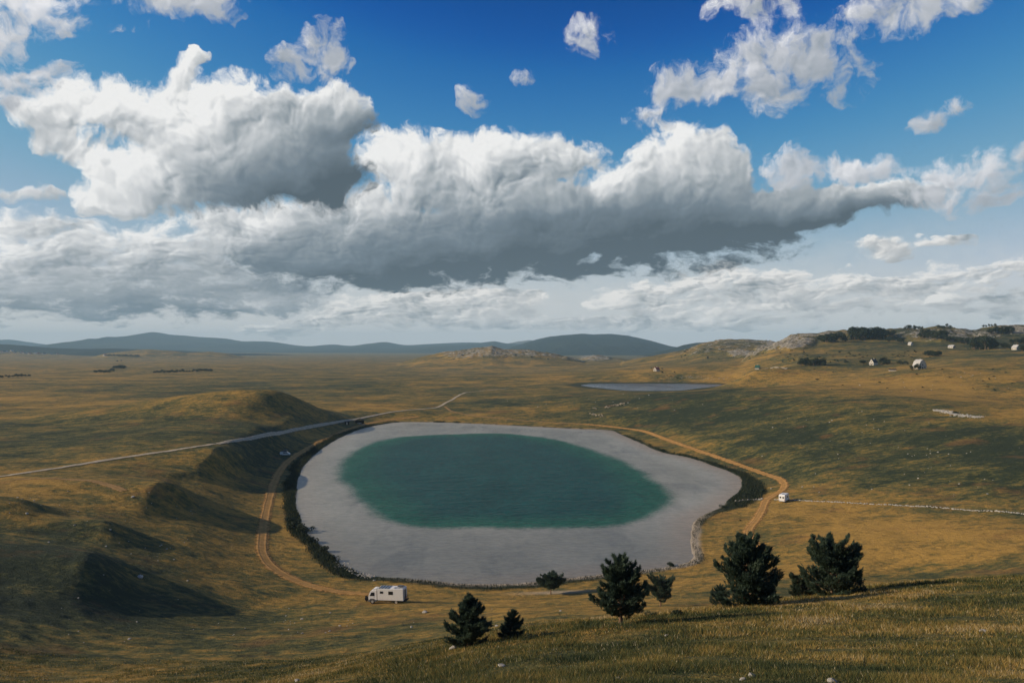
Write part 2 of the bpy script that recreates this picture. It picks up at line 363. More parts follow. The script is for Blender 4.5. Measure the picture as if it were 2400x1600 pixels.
for u, v, y in [
    # foreground slope the photographer stands on
    (1176, 1568, 15), (1800, 1568, 12.5), (2352, 1568, 12), (2900, 1568, 12), (640, 1569, 31), (900, 1515, 36), (1150, 1452, 41), (1500, 1408, 46), (1700, 1392, 49), (2000, 1345, 52), (2352, 1328, 55), (2800, 1310, 58),
    (1500, 1480, 26), (2000, 1450, 26), (2352, 1430, 27), (1150, 1500, 26), (900, 1568, 24),
    # below the brow
    (900, 1530, 50), (1150, 1462, 58), (1500, 1420, 65), (1700, 1405, 70), (2000, 1362, 74), (2352, 1346, 78), (2800, 1330, 82),
    (1150, 1440, 85), (1500, 1408, 100), (1800, 1385, 105), (2150, 1350, 108), (2352, 1336, 115), (1150, 1418, 115), (1500, 1388, 135), (1300, 1400, 120),
    # crest of the right slope and the fields behind it
    (1900, 906, 520), (2050, 912, 480), (2200, 932, 420), (2352, 958, 370), (2650, 990, 330), (1750, 903, 570), (1600, 904, 620), (1450, 906, 700), (1300, 901, 800),
    (2000, 1000, 375), (2200, 1040, 310), (2352, 1060, 280), (1750, 1000, 420), (1600, 960, 520),
    (2352, 930, 520), (2200, 890, 600), (2000, 880, 650), (1850, 880, 720), (2108, 849, 690), (2352, 860, 640), (2650, 860, 620), (1740, 847, 930), (1508, 852, 1150), (2005, 838, 960), (1860, 841, 950),
    (2250, 812, 950), (2352, 812, 900), (2150, 820, 1000), (1950, 815, 1200), (1800, 822, 1300), (1650, 838, 1400), (2650, 800, 900), (1900, 828, 1000),
    (1500, 835, 1900), (1350, 832, 2400), (1700, 815, 1800)]:
    SV.append(at_y(u, v, y))
for x, y, z in [(0, -15, 57.5), (40, -10, 58), (-30, -10, 52), (-60, 20, 40), (-60, 45, 34), (60, 10, 56), (0, 0.5, 53.2), (12, 3, 53.0), (-10, 3, 51.8), (90, 40, 50), (-120, 60, 38),
                (-3000, 4000, 0), (3500, 4000, 20), (-6000, 9000, 0), (6000, 9000, 20), (0, 9000, 0), (-11000, 17000, 0), (0, 17000, 0), (11000, 17000, 0)]:
    SV.append((x, y, z))
SV = np.array(SV)
def st(x, y): return x / (y + 40.0), np.log(y + 40.0)
def tps_fit(sp, tp, val, lam):
    n = len(sp)
    r2 = (sp[:, None] - sp[None]) ** 2 + (tp[:, None] - tp[None]) ** 2
    K = 0.5 * r2 * np.log(r2 + 1e-12) + np.eye(n) * lam
    Pm = np.stack([np.ones(n), sp, tp], 1)
    A = np.zeros((n + 3, n + 3)); A[:n, :n] = K; A[:n, n:] = Pm; A[n:, :n] = Pm.T
    return np.linalg.solve(A, np.concatenate([val, np.zeros((3,) + val.shape[1:])], 0))
def tps_eval(sp, tp, W, s, t):
    out = np.empty(s.shape + W.shape[1:])
    for i in range(0, len(s), 40000):
        a = s[i:i + 40000]; b = t[i:i + 40000]
        r2 = (a[:, None] - sp[None]) ** 2 + (b[:, None] - tp[None]) ** 2
        out[i:i + 40000] = (0.5 * r2 * np.log(r2 + 1e-12)) @ W[:-3] + W[-3] + a[:, None] * W[-2] + b[:, None] * W[-1]
    return out

NR, NCOL = 940, 860
T0, T1 = math.log(20.0), math.log(17040.0)
S0, S1 = -0.86, 0.86
tg = np.linspace(T0, T1, NR); sg = np.linspace(S0, S1, NCOL)
TT, SS = np.meshgrid(tg, sg, indexing='ij')
YY = np.exp(TT) - 40.0; XX = SS * (YY + 40.0)
sp, tp = st(SV[:, 0], SV[:, 1])
W = tps_fit(sp, tp, SV[:, 2:3], 2e-4)
ZZ = tps_eval(sp, tp, W, SS.ravel(), TT.ravel())[:, 0].reshape(SS.shape)

AZ = XX / np.maximum(YY, 1.0)               # tangent of azimuth
ROCK = np.zeros_like(ZZ)
def ridge(y, pts, front, back, rock=0.0, seed=0, rough=0.06, blend=1.0):
    """a hill whose skyline runs through surveyed points at distance y; front/back = run-out lengths (m)"""
    global ZZ, ROCK
    pts = [(pts[0][0] - 70, pts[0][1] + 45)] + pts + [(pts[-1][0] + 70, pts[-1][1] + 45)]      # both ends dive under the meadow
    xs = np.array([(p[0] - U0) / FP * y for p in pts]); zs_ = np.array([HC - (p[1] - V0) / FP * y for p in pts])
    # the hill lives in the ground plan: skyline height over x, run-out over depth, slightly winding
    wob = fbm(XX / 260.0, YY / 260.0, 3, seed + 5) * front * 0.25
    dy = YY - y + wob
    prof = np.interp(XX * y / np.maximum(YY, 50), xs, zs_, left=-1e3, right=-1e3)
    g = np.where(dy < 0, np.exp(-(dy / front) ** 2), np.exp(-(dy / back) ** 2))
    lift = np.maximum(prof - ZZ, 0)
    det = fbm(XX / 120.0, YY / 120.0, 5, seed, 0.55, True) * rough * np.maximum(lift, 0) * np.clip(1.4 - g, 0, 1)
    ZZ = ZZ + lift * g * blend + det * g * 2
    if rock > 0:
        ROCK = np.maximum(ROCK, rock * sstep(0.45, 0.9, g) * (lift > 1) * sstep(0.0, 0.4, fbm(XX / 110.0, YY / 110.0, 4, seed + 9, 0.6)))
ridge(1500, [(1730, 812), (1765, 797), (1785, 786), (1818, 771), (1845, 765), (1878, 765), (1901, 760), (1961, 759), (2061, 755), (2110, 757), (2162, 749), (2201, 755), (2235, 759), (2262, 752), (2302, 749), (2352, 749), (2600, 745), (2800, 748), (3000, 790)], 260, 400, 1.0, 3)
ridge(2200, [(1430, 832), (1480, 822), (1540, 811), (1581, 803), (1611, 790), (1651, 784), (1715, 782), (1760, 788), (1800, 792), (1900, 800)], 330, 400, 0.8, 11)
ridge(2500, [(900, 840), (930, 834), (970, 821), (1000, 815), (1060, 806), (1100, 800), (1130, 796), (1160, 803), (1220, 805), (1265, 812), (1300, 819), (1340, 830), (1360, 838)], 300, 350, 0.9, 23)
ridge(3200, [(1310, 832), (1340, 823), (1368, 816), (1390, 820), (1420, 823), (1470, 832)], 260, 300, 0.6, 31)
ridge(4600, [(190, 828), (240, 812), (290, 807), (340, 803), (400, 807), (430, 811), (480, 808), (520, 812), (560, 820), (640, 826), (700, 828)], 500, 500, 0.0, 41)
ridge(5200, [(-200, 800), (0, 806), (100, 812), (200, 818), (300, 822)], 600, 600, 0.0, 43)
def bump(x, y, h, al, ar, b, rot=0.0, p=1.0):
    """a spur: long run-out to the left (al), steep nose to the right (ar), half depth b"""
    global ZZ
    dx = XX - x; dy = YY - y
    c, s_ = math.cos(rot), math.sin(rot)
    ex = dx * c + dy * s_; ey = -dx * s_ + dy * c
    ex = ex + 0.10 * b * fbm(XX / b, YY / b, 2, int(abs(x)) + 7)
    r = np.sqrt(np.where(ex < 0, ex / al, ex / ar) ** 2 + (ey / b) ** 2)
    ZZ = ZZ + h * (1 - sstep(0, 1, r)) ** p
def spur(u, v, z, h, al, ar, b, rot=0.0, p=1.0):
    x, y, _ = at_z(u, v, z); bump(x, y, h, al, ar, b, rot, p)
bump(-168, 540, 13.2, 190, 42, 92, -0.14)        # dome beyond the road
bump(-122, 196, 3.0, 26, 14, 15, 0.0)            # small knob on the far left
# the scarp of the left hills: foot line in plan (from the survey), scalloped into lobes
fy = np.array([60, 118, 131, 140, 159, 168, 181, 191, 203, 217, 246, 266, 276, 290, 336, 424, 504, 560.])
fx = np.array([-48, -56, -62, -64, -72, -80, -81, -85, -92, -91, -95, -106, -114, -105, -109, -116, -119, -124.])
xf = np.interp(YY, fy, fx) + 1.8 * fbm(YY / 13., XX / 30., 3, 77)
dsc = (xf - XX) * 0.96
lobe = 0.4 + 4.0 * np.exp(-((YY - 146) / 15) ** 2) + 2.8 * np.exp(-((YY - 189) / 9) ** 2) + 5.2 * np.exp(-((YY - 240) / 19) ** 2) + 5.4 * np.exp(-((YY - 322) / 30) ** 2) + 2.6 * np.exp(-((YY - 390) / 40) ** 2)
lobe *= sstep(95, 125, YY) * (1 - sstep(430, 500, YY))
ZZ += lobe * sstep(0, 12, dsc) * np.exp(-np.maximum(dsc - 12, 0) / 30.0)
# long undulations of the plateau
far = sstep(450, 1200, YY)
PSD = poly_sd_near(XX, YY, POND, 200)
ZZ += far * (fbm(XX / 420.0, YY / 420.0, 4, 51) * 5.0) * (1 - 0.6 * sstep(2500, 6000, YY)) * np.clip((PSD - 20) / 150, 0, 1)
mid = sstep(90, 200, YY)
ZZ += mid * (1 - 0.8 * far) * fbm(XX / 45.0, YY / 45.0, 3, 61) * 0.9
ZZ += sstep(60, 140, YY) * fbm(XX / 14.0, YY / 14.0, 3, 71) * 0.28
ZZ += fbm(XX / 4.0, YY / 4.0, 3, 81) * 0.10 * np.clip(1.2 - YY / 500.0, 0, 1)
ZZ += fbm(XX / 5.5, YY / 5.5, 4, 83, 0.62) * 0.24 * sstep(58, 95, YY) * (1 - sstep(380, 700, YY))
# cattle terracettes along the contours of the near slopes
terr = sstep(50, 66, YY) * (1 - sstep(125, 160, YY)) * (1 - sstep(-12, 12, XX)) * (ZZ > 8)
ZZ += terr * 0.07 * sstep(-0.2, 0.5, fbm(XX / 22., YY / 22., 2, 89)) * np.sin(2 * np.pi * (ZZ + 0.5 * fbm(XX / 16., YY / 16., 3, 87)) / 1.15)
# bare limestone faces surveyed on the hills: column, row, half width, half height
UU = U0 + FP * AZ; VV = V0 + FP * (HC - ZZ) / np.maximum(YY, 1.0)
for u, v, ru, rv, k_ in [(1812, 786, 62, 17, 1.0), (1760, 800, 30, 8, .8), (1705, 812, 34, 8, .9), (1655, 794, 95, 14, .55), (1590, 806, 50, 10, .5), (2200, 772, 130, 15, .75), (2130, 764, 60, 8, .8), (2335, 758, 70, 11, .9), (2080, 768, 40, 7, .6),
                         (2300, 800, 70, 5, .35), (1130, 808, 130, 14, .75), (1060, 815, 50, 9, .7), (1230, 812, 60, 8, .7), (1365, 822, 40, 7, .8), (1960, 830, 60, 8, .15), (1590, 868, 110, 6, .25), (1820, 818, 60, 7, .2), (560, 815, 60, 4, .35), (330, 812, 100, 7, .3)]:
    e_ = ((UU - u) / ru) ** 2 + ((VV - v) / rv) ** 2
    ROCK = np.maximum(ROCK, k_ * (YY > 800) * (1 - sstep(0.5, 1.25, e_ + 0.5 * fbm(XX / 60., YY / 60., 3, 97))))
# rock relief
ZZ += ROCK * (fbm(XX / 45.0, YY / 45.0, 5, 91, 0.65, True)) * 7.0
# lake and pond
LSD = poly_sd_near(XX, YY, LAKE, 60)
w = sstep(4, 34, LSD)
ZZ = np.where(LSD > 0, np.maximum(0.05 + 0.055 * LSD + fbm(XX / 6., YY / 6., 2, 99) * 0.12 * np.clip(LSD / 5, 0, 1), 0.03) * (1 - w) + np.maximum(ZZ, 0.6) * w, np.maximum(LSD * 0.09, -9.0) - 0.02)
w = sstep(2, 60, PSD)
ZZ = np.where(PSD > 0, (POND_Z + 0.05 + 0.02 * PSD) * (1 - w) + ZZ * w, np.where(YY > 600, POND_Z + np.maximum(PSD * 0.08, -5.0) - 0.03, ZZ))

def zs(x, y):
    """ground height from the terrain mesh"""
    x = np.asarray(x, float); y = np.asarray(y, float)
    fi = (np.log(np.maximum(y, -19.9) + 40.0) - T0) / (T1 - T0) * (NR - 1); fj = (x / (y + 40.0) - S0) / (S1 - S0) * (NCOL - 1)
    fi = np.clip(fi, 0, NR - 1.001); fj = np.clip(fj, 0, NCOL - 1.001)
    i = fi.astype(int); j = fj.astype(int); a = fi - i; b = fj - j
    return (ZZ[i, j] * (1 - a) + ZZ[i + 1, j] * a) * (1 - b) + (ZZ[i, j + 1] * (1 - a) + ZZ[i + 1, j + 1] * a) * b
_ym = np.exp(np.linspace(math.log(8.0), math.log(15000.0), 5000))
def hit(u, v, ymin=0.0):
    """where the sight line of a photograph point first meets the ground"""
    y = _ym[_ym > ymin]
    zr = HC - (v - V0) / FP * y; zg = zs((u - U0) / FP * y, y)
    k = np.argmax(zg >= zr)
    if zg[k] < zr[k]: k = int(np.argmin(np.abs(zg - zr)))
    return float((u - U0) / FP * y[k]), float(y[k]), float(zg[k])

# ------------------------------------------------------------------ mesh helpers
def new_mesh(name, verts, faces, mats, parent=None, smooth=False, loc=None):
    me = bpy.data.meshes.new(name)
    me.from_pydata([tuple(v) for v in verts], [], [tuple(f) for f in faces])
    for mt in (mats if isinstance(mats, (list, tuple)) else [mats]): me.materials.append(mt)
    if smooth: me.polygons.foreach_set('use_smooth', [True] * len(me.polygons))
    o = bpy.data.objects.new(name, me); C.objects.link(o)
    if parent is not None: o.parent = parent
    if loc is not None: o.location = loc
    return o
def np_mesh(name, verts, faces, mats, smooth=True, attrs=None, parent=None):
    """fast path for numpy arrays; faces (n,3) or (n,4)"""
    verts = np.asarray(verts, np.float32); faces = np.asarray(faces, np.int32)
    me = bpy.data.meshes.new(name)
    k = faces.shape[1]
    me.vertices.add(len(verts)); me.vertices.foreach_set('co', verts.ravel())
    me.loops.add(faces.size); me.loops.foreach_set('vertex_index', faces.ravel())
    me.polygons.add(len(faces)); me.polygons.foreach_set('loop_start', np.arange(0, faces.size, k, dtype=np.int32))
    me.polygons.foreach_set('use_smooth', np.full(len(faces), smooth))
    for mt in (mats if isinstance(mats, (list, tuple)) else [mats]): me.materials.append(mt)
    for nm, arr in (attrs or {}).items():
        arr = np.asarray(arr, np.float32)
        if arr.ndim == 1:
            at = me.attributes.new(nm, 'FLOAT', 'POINT'); at.data.foreach_set('value', arr)
        else:
            at = me.attributes.new(nm, 'FLOAT_VECTOR', 'POINT'); at.data.foreach_set('vector', arr.ravel())
    me.update(calc_edges=True); me.validate()
    o = bpy.data.objects.new(name, me); C.objects.link(o)
    if parent is not None: o.parent = parent
    return o
def tag(o, label=None, cat=None, group=None, kind=None):
    if label: o['label'] = label
    if cat: o['category'] = cat
    if group: o['group'] = group
    if kind: o['kind'] = kind
    return o
def thing(name, label, cat, loc, rz=0.0, group=None):
    o = bpy.data.objects.new(name, None); C.objects.link(o)
    o.empty_display_size = 0.5
    o.location = loc; o.rotation_euler = (0, 0, rz)
    return tag(o, label, cat, group)
def grid_faces(nr, nc):
    a = (np.arange(nr - 1)[:, None] * nc + np.arange(nc - 1)[None]).ravel()
    return np.stack([a, a + 1, a + nc + 1, a + nc], 1)

# ------------------------------------------------------------------ ground cover survey: (column, row, dryness)
DRY = []
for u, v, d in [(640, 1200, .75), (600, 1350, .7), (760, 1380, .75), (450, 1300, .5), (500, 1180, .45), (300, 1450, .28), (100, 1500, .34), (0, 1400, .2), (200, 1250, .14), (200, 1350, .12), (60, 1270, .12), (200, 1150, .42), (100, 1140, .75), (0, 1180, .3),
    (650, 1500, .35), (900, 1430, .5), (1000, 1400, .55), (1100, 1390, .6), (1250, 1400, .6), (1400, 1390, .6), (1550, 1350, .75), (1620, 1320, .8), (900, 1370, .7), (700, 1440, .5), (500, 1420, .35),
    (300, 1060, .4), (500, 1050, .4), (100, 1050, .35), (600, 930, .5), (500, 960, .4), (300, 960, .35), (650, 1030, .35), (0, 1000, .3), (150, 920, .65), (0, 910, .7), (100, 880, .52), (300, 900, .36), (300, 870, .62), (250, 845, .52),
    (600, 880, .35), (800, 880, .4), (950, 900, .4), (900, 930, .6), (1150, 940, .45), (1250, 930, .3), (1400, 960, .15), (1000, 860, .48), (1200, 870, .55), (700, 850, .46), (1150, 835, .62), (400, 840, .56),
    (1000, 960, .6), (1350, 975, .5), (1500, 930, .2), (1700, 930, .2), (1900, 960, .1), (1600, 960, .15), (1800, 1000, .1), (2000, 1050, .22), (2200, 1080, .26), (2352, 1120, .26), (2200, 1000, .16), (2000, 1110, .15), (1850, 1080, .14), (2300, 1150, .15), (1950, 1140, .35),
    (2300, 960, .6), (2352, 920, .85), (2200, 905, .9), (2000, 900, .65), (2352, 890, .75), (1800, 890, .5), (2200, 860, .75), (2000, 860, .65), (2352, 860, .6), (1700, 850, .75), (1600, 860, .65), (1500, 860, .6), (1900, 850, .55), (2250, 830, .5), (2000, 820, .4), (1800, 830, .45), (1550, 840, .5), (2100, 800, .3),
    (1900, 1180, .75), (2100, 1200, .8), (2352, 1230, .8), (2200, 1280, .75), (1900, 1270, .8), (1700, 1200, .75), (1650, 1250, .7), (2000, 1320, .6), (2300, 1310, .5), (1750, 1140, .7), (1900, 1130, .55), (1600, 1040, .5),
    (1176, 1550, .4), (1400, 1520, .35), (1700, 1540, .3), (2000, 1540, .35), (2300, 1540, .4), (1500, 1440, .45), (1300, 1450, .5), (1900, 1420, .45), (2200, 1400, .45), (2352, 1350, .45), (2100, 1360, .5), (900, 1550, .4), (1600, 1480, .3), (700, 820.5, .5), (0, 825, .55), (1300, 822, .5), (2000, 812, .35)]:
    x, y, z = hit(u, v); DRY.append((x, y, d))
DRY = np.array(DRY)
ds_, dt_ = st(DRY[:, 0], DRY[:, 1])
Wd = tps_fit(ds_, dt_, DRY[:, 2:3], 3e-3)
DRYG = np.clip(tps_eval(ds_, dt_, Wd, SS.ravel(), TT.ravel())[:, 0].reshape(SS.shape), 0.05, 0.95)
# shore belts: sedge close to the water, sand on the near and right banks
th = np.arctan2(YY - 330, XX + 5)
sedge_w = 2.6 + 1.6 * fbm(XX / 14., YY / 14., 3, 131) + 2.0 * (1 - sstep(-45, -25, XX))
right_bay = np.exp(-(((XX - 92) / 26) ** 2 + ((YY - 300) / 45) ** 2))
near_bank = np.exp(-(((XX + 5) / 45) ** 2 + ((YY - 183) / 16) ** 2))
sedge_w = sedge_w + right_bay * 8 + near_bank * 2.5 - 2.5 * sstep(480, 600, YY)
sedge_w = np.maximum(sedge_w, 0.7)
SEDGE = (1 - sstep(sedge_w * 0.75, sedge_w * 1.15, LSD)) * (LSD > -3)
psedge = 30 + 25 * fbm(XX / 60., YY / 60., 3, 133)
SEDGE = np.maximum(SEDGE, (1 - sstep(psedge * 0.5, psedge, PSD)) * (PSD > -5) * 0.9)
sand_side = sstep(-35, -15, XX) * (1 - sstep(250, 275, YY))
SAND = sand_side * (1 - sstep(1.4, 3.4, LSD + fbm(XX / 5., YY / 5., 2, 141) * 0.5)) * (LSD < 4)
SAND = np.maximum(SAND, 0.6 * (1 - sstep(0.2, 0.8, LSD)) * (LSD < 2) * sstep(0.1, 0.5, fbm(XX / 9., YY / 9., 2, 143)))
SAND = np.maximum(SAND, 1.0 * np.exp(-(((XX - 9.5) / 7.5) ** 2 + ((YY - 176.5) / 1.6) ** 2)))

gm, T = material('meadow_ground')
p = T.pos()
dry = T.attr('dry'); rock = T.attr('rock'); sedge = T.attr('sedge'); sand = T.attr('sand')
pz = T.v('MULTIPLY', p, (1, 1, 0.3))
n_big = T.noise(pz, 0.012, 5, 0.55)
n_mid = T.noise(T.v('MULTIPLY', p, (0.7, 1.0, 0.6)), 0.07, 6, 0.66, 2.1, 0.5)
n_sml = T.noise(T.v('MULTIPLY', p, (0.7, 0.9, 1)), 0.75, 5, 0.7)
n_fine = T.noise(p, 5.0, 3, 0.65)
n_tiny = T.noise(p, 22.0, 2, 0.6)
n_4m = T.noise(T.v('MULTIPLY', p, (0.6, 0.9, 1)), 0.26, 4, 0.6, 2.0, 0.4)
def crisp(n, amp, lo=0.36, hi=0.64):
    return T.m('MULTIPLY', T.m('SUBTRACT', T.mr(n, lo, hi, 0.0, 1.0, False), 0.5), amp)
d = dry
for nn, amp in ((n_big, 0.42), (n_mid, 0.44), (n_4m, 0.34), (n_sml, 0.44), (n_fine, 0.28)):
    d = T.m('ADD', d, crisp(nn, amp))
ramp = T.n('ShaderNodeValToRGB')
cr = ramp.color_ramp
while len(cr.elements) < 5: cr.elements.new(0.5)
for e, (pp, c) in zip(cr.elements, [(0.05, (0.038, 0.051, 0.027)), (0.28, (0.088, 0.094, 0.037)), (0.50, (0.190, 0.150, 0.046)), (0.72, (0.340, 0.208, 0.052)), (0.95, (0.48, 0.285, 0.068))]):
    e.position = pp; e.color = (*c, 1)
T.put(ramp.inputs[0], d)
col = ramp.outputs[0]
col = T.mix(T.m('MULTIPLY', T.mr(n_tiny, 0.4, 0.65), 0.55), col, T.mix(1.0, col, (0.5, 0.5, 0.5), 'MULTIPLY'))
# russet patches of dried herb
rus = T.m('MULTIPLY', T.mr(T.noise(p, 0.05, 4, 0.6), 0.56, 0.70), 0.45)
col = T.mix(rus, col, (0.235, 0.115, 0.042))
# dark sedge
sd_c = T.mix(T.mr(n_fine, 0.3, 0.7), (0.018, 0.030, 0.020), (0.050, 0.062, 0.030))
col = T.mix(T.m('MULTIPLY', sedge, T.mr(n_sml, 0.15, 0.45, 0.75, 1.0)), col, sd_c)
# limestone
rn = T.noise(p, 0.075, 7, 0.74, 2.2, 0.8)
rk = T.mr(T.m('ADD', T.m('MULTIPLY', rock, 0.42), T.m('MULTIPLY', T.m('SUBTRACT', rn, 0.5), 1.7)), 0.24, 0.40)
rk = T.m('MULTIPLY', rk, T.mr(rock, 0.05, 0.2))
rk_c = T.mix(T.mr(T.noise(p, 0.16, 6, 0.75), 0.36, 0.64), (0.16, 0.14, 0.105), (0.56, 0.51, 0.42))
col = T.mix(rk, col, rk_c)
# shore sand and gravel
sn_c = T.mix(T.mr(n_fine, 0.35, 0.7), (0.36, 0.28, 0.19), (0.62, 0.54, 0.42))
col = T.mix(sand, col, sn_c)
hgt = T.m('ADD', T.m('MULTIPLY', n_sml, 0.9), T.m('ADD', T.m('MULTIPLY', n_fine, 0.22), T.m('MULTIPLY', n_mid, 1.6)))
hgt = T.m('ADD', hgt, T.m('MULTIPLY', T.m('MULTIPLY', rock, rn), 14.0))
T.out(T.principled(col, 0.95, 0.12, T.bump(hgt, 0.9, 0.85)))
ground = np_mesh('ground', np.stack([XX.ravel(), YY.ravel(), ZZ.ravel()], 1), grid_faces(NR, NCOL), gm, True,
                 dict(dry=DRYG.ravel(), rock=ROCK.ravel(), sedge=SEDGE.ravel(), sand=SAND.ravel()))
tag(ground, 'rolling dry grass plateau with limestone outcrops around the lake', kind='structure')

# ------------------------------------------------------------------ water
def water_sheet(name, poly, z, mat, pad, n=150, deep=None):
    x0, y0 = poly.min(0) - pad; x1, y1 = poly.max(0) + pad
    gx, gy = np.meshgrid(np.linspace(x0, x1, n), np.linspace(y0, y1, n), indexing='xy')
    sdv = poly_sd(gx, gy, poly)
    at = dict(shore=sdv.ravel())
    at['deep'] = (poly_sd(gx, gy, deep) if deep is not None else sdv * 0 - 20).ravel()
    f = grid_faces(n, n)
    keep = (sdv.ravel()[f] < pad * 0.8).any(1)
    return np_mesh(name, np.stack([gx.ravel(), gy.ravel(), np.full(gx.size, z)], 1), f[keep], mat, True, at)
wm, T = material('lake_water')
p = T.pos()
shore = T.attr('shore'); deep = T.attr('deep')
wn = T.noise(T.v('MULTIPLY', p, (1.0, 0.55, 1)), 0.05, 5, 0.6)
wf = T.noise(T.v('MULTIPLY', p, (1.0, 0.6, 1)), 0.9, 3, 0.6)
dd = T.m('ADD', deep, T.m('ADD', T.m('MULTIPLY', T.m('SUBTRACT', wn, 0.5), 9.0), T.m('MULTIPLY', T.m('SUBTRACT', wf, 0.5), 6.0)))
marl = T.mix(T.mr(wn, 0.35, 0.68), (0.235, 0.233, 0.198), (0.315, 0.308, 0.26))
weed = T.m('MULTIPLY', T.mr(T.noise(T.v('MULTIPLY', p, (1.6, 0.5, 1)), 0.035, 5, 0.65), 0.50, 0.64), T.mr(shore, -34, -10, 0.35, 1.0))
marl = T.mix(T.m('MULTIPLY', weed, 0.75), marl, (0.10, 0.108, 0.105))
# shallower marl towards the far and left rim, and the sandy bed by the near banks
rim = T.m('MULTIPLY', T.mr(T.m('ADD', shore, T.m('MULTIPLY', T.m('SUBTRACT', wn, 0.5), 14.0)), -26.0, -3.0), T.mr(T.sep(p)[1], 210.0, 270.0))
marl = T.mix(T.m('MULTIPLY', rim, 0.7), marl, (0.43, 0.42, 0.36))
# sand
bank = T.mr(T.m('ADD', shore, T.m('MULTIPLY', T.m('SUBTRACT', wn, 0.5), 4.0)), -13.0, 0.0)
marl = T.mix(T.m('MULTIPLY', bank, T.mr(T.sep(p)[0], -40.0, 20.0, 0.25, 0.75)), marl, (0.36, 0.27, 0.19))
green = T.mix(T.mr(wn, 0.3, 0.7), (0.010, 0.105, 0.072), (0.020, 0.135, 0.092))
teal = T.mix(T.mr(wn, 0.3, 0.7), (0.003, 0.064, 0.062), (0.008, 0.086, 0.081))
c = T.mix(T.mr(dd, 3.0, -4.0), marl, green)
c = T.mix(T.mr(dd, -2.0, -26.0), c, teal)
# the shallows are coloured darker towards the near bank
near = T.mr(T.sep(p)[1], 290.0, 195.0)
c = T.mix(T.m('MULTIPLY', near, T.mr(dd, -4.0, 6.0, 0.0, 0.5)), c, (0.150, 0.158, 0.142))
def water_shader(T, c, hw, strength, dist, refl):
    nrm = T.bump(hw, strength, dist)
    dif = T.n('ShaderNodeBsdfDiffuse'); T.put(dif.inputs['Color'], c); T.put(dif.inputs['Normal'], nrm)
    gl = T.n('ShaderNodeBsdfGlossy'); T.put(gl.inputs['Roughness'], 0.16); T.put(gl.inputs['Normal'], nrm); T.put(gl.inputs['Color'], (1.0, 0.98, 0.94, 1))
    fr = T.n('ShaderNodeFresnel'); T.put(fr.inputs['IOR'], 1.33); T.put(fr.inputs['Normal'], nrm)
    fac = T.m('MULTIPLY', fr.outputs[0], refl)       # wave slopes hide much of the mirror image at low angles
    mx = T.n('ShaderNodeMixShader'); T.put(mx.inputs[0], fac); T.put(mx.inputs[1], dif.outputs[0]); T.put(mx.inputs[2], gl.outputs[0])
    return mx.outputs[0]
rip = T.noise(T.v('MULTIPLY', p, (0.40, 0.85, 1)), 0.85, 4, 0.6, 2.0, 0.6)
rip2 = T.noise(T.v('MULTIPLY', p, (0.35, 0.9, 1)), 0.22, 3, 0.55)
hw = T.m('ADD', T.m('MULTIPLY', rip, 0.30), T.m('MULTIPLY', rip2, 0.45))
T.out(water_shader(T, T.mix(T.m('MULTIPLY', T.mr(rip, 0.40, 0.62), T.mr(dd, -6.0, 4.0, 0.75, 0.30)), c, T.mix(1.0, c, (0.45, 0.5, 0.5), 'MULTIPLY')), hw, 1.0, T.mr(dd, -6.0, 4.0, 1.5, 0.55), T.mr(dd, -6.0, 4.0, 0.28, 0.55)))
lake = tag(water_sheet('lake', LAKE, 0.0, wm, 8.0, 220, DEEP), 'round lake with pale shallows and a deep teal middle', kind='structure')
pm, T = material('pond_water')
p = T.pos()
wn = T.noise(T.v('MULTIPLY', p, (1, 0.6, 1)), 0.012, 4, 0.6)
c = T.mix(T.mr(wn, 0.42, 0.6), (0.055, 0.075, 0.10), (0.13, 0.155, 0.185))
rip = T.noise(p, 0.35, 3, 0.6)
T.out(water_shader(T, c, rip, 0.6, 0.8, 0.5))
pond = tag(water_sheet('pond', POND, POND_Z, pm, 25.0, 80), 'second small grey lake on the plateau behind the round lake', kind='structure')

# ------------------------------------------------------------------ mountains
def mountain(name, label, y, pts, front, back, mat, seed, z0=-10.0, rough=0.5, nx=320, ny=70):
    xs = np.array([(p_[0] - U0) / FP * y for p_ in pts]); zz = np.array([HC - (p_[1] - V0) / FP * y for p_ in pts])
    gx = np.linspace(xs[0], xs[-1], nx); gy = np.concatenate([np.linspace(-front, 0, ny * 2 // 3), np.linspace(0, back, ny - ny * 2 // 3 + 1)[1:]])
    Y, X = np.meshgrid(gy, gx, indexing='ij')
    h = np.interp(gx, xs, zz)
    k = max(2, nx // 80)
    h = np.convolve(np.pad(h, k, mode='edge'), np.ones(2 * k + 1) / (2 * k + 1), 'valid')
    h = h - z0
    L = front
    prof = np.where(Y < 0, (1 + Y / front).clip(0, 1) ** 1.15, (1 - Y / back).clip(0, 1))
    rid = fbm(X / (L * 0.30), Y / (L * 0.55), 5, seed, 0.55, True)
    Z = z0 + h[None] * np.clip(prof + rough * (rid - 0.15) * prof * (1 - prof) * 1.5, 0, 1.0)
    Z += h[None] * 0.012 * fbm(X / (L * 0.03), Y / (L * 0.03), 3, seed + 3) * prof
    o = np_mesh(name, np.stack([X.ravel(), (Y + y).ravel(), Z.ravel()], 1), grid_faces(len(gy), nx), mat, True)
    return tag(o, label, kind='structure')
def forest_mat(name, c1, c2, c3, s):
    mt, T = material(name)
    p = T.pos()
    a = T.noise(p, 0.0016 * s, 6, 0.6); b = T.noise(p, 0.02 * s, 4, 0.65)
    col = T.mix(T.mr(a, 0.40, 0.62), c1, c2)
    col = T.mix(T.m('MULTIPLY', T.mr(a, 0.58, 0.70), 0.5), col, c3)
    col = T.mix(T.m('MULTIPLY', T.mr(b, 0.35, 0.65), 0.35), col, (0.012, 0.018, 0.014))
    T.out(T.principled(col, 0.95, 0.05, T.bump(b, 0.8, 14.0)))
    return mt
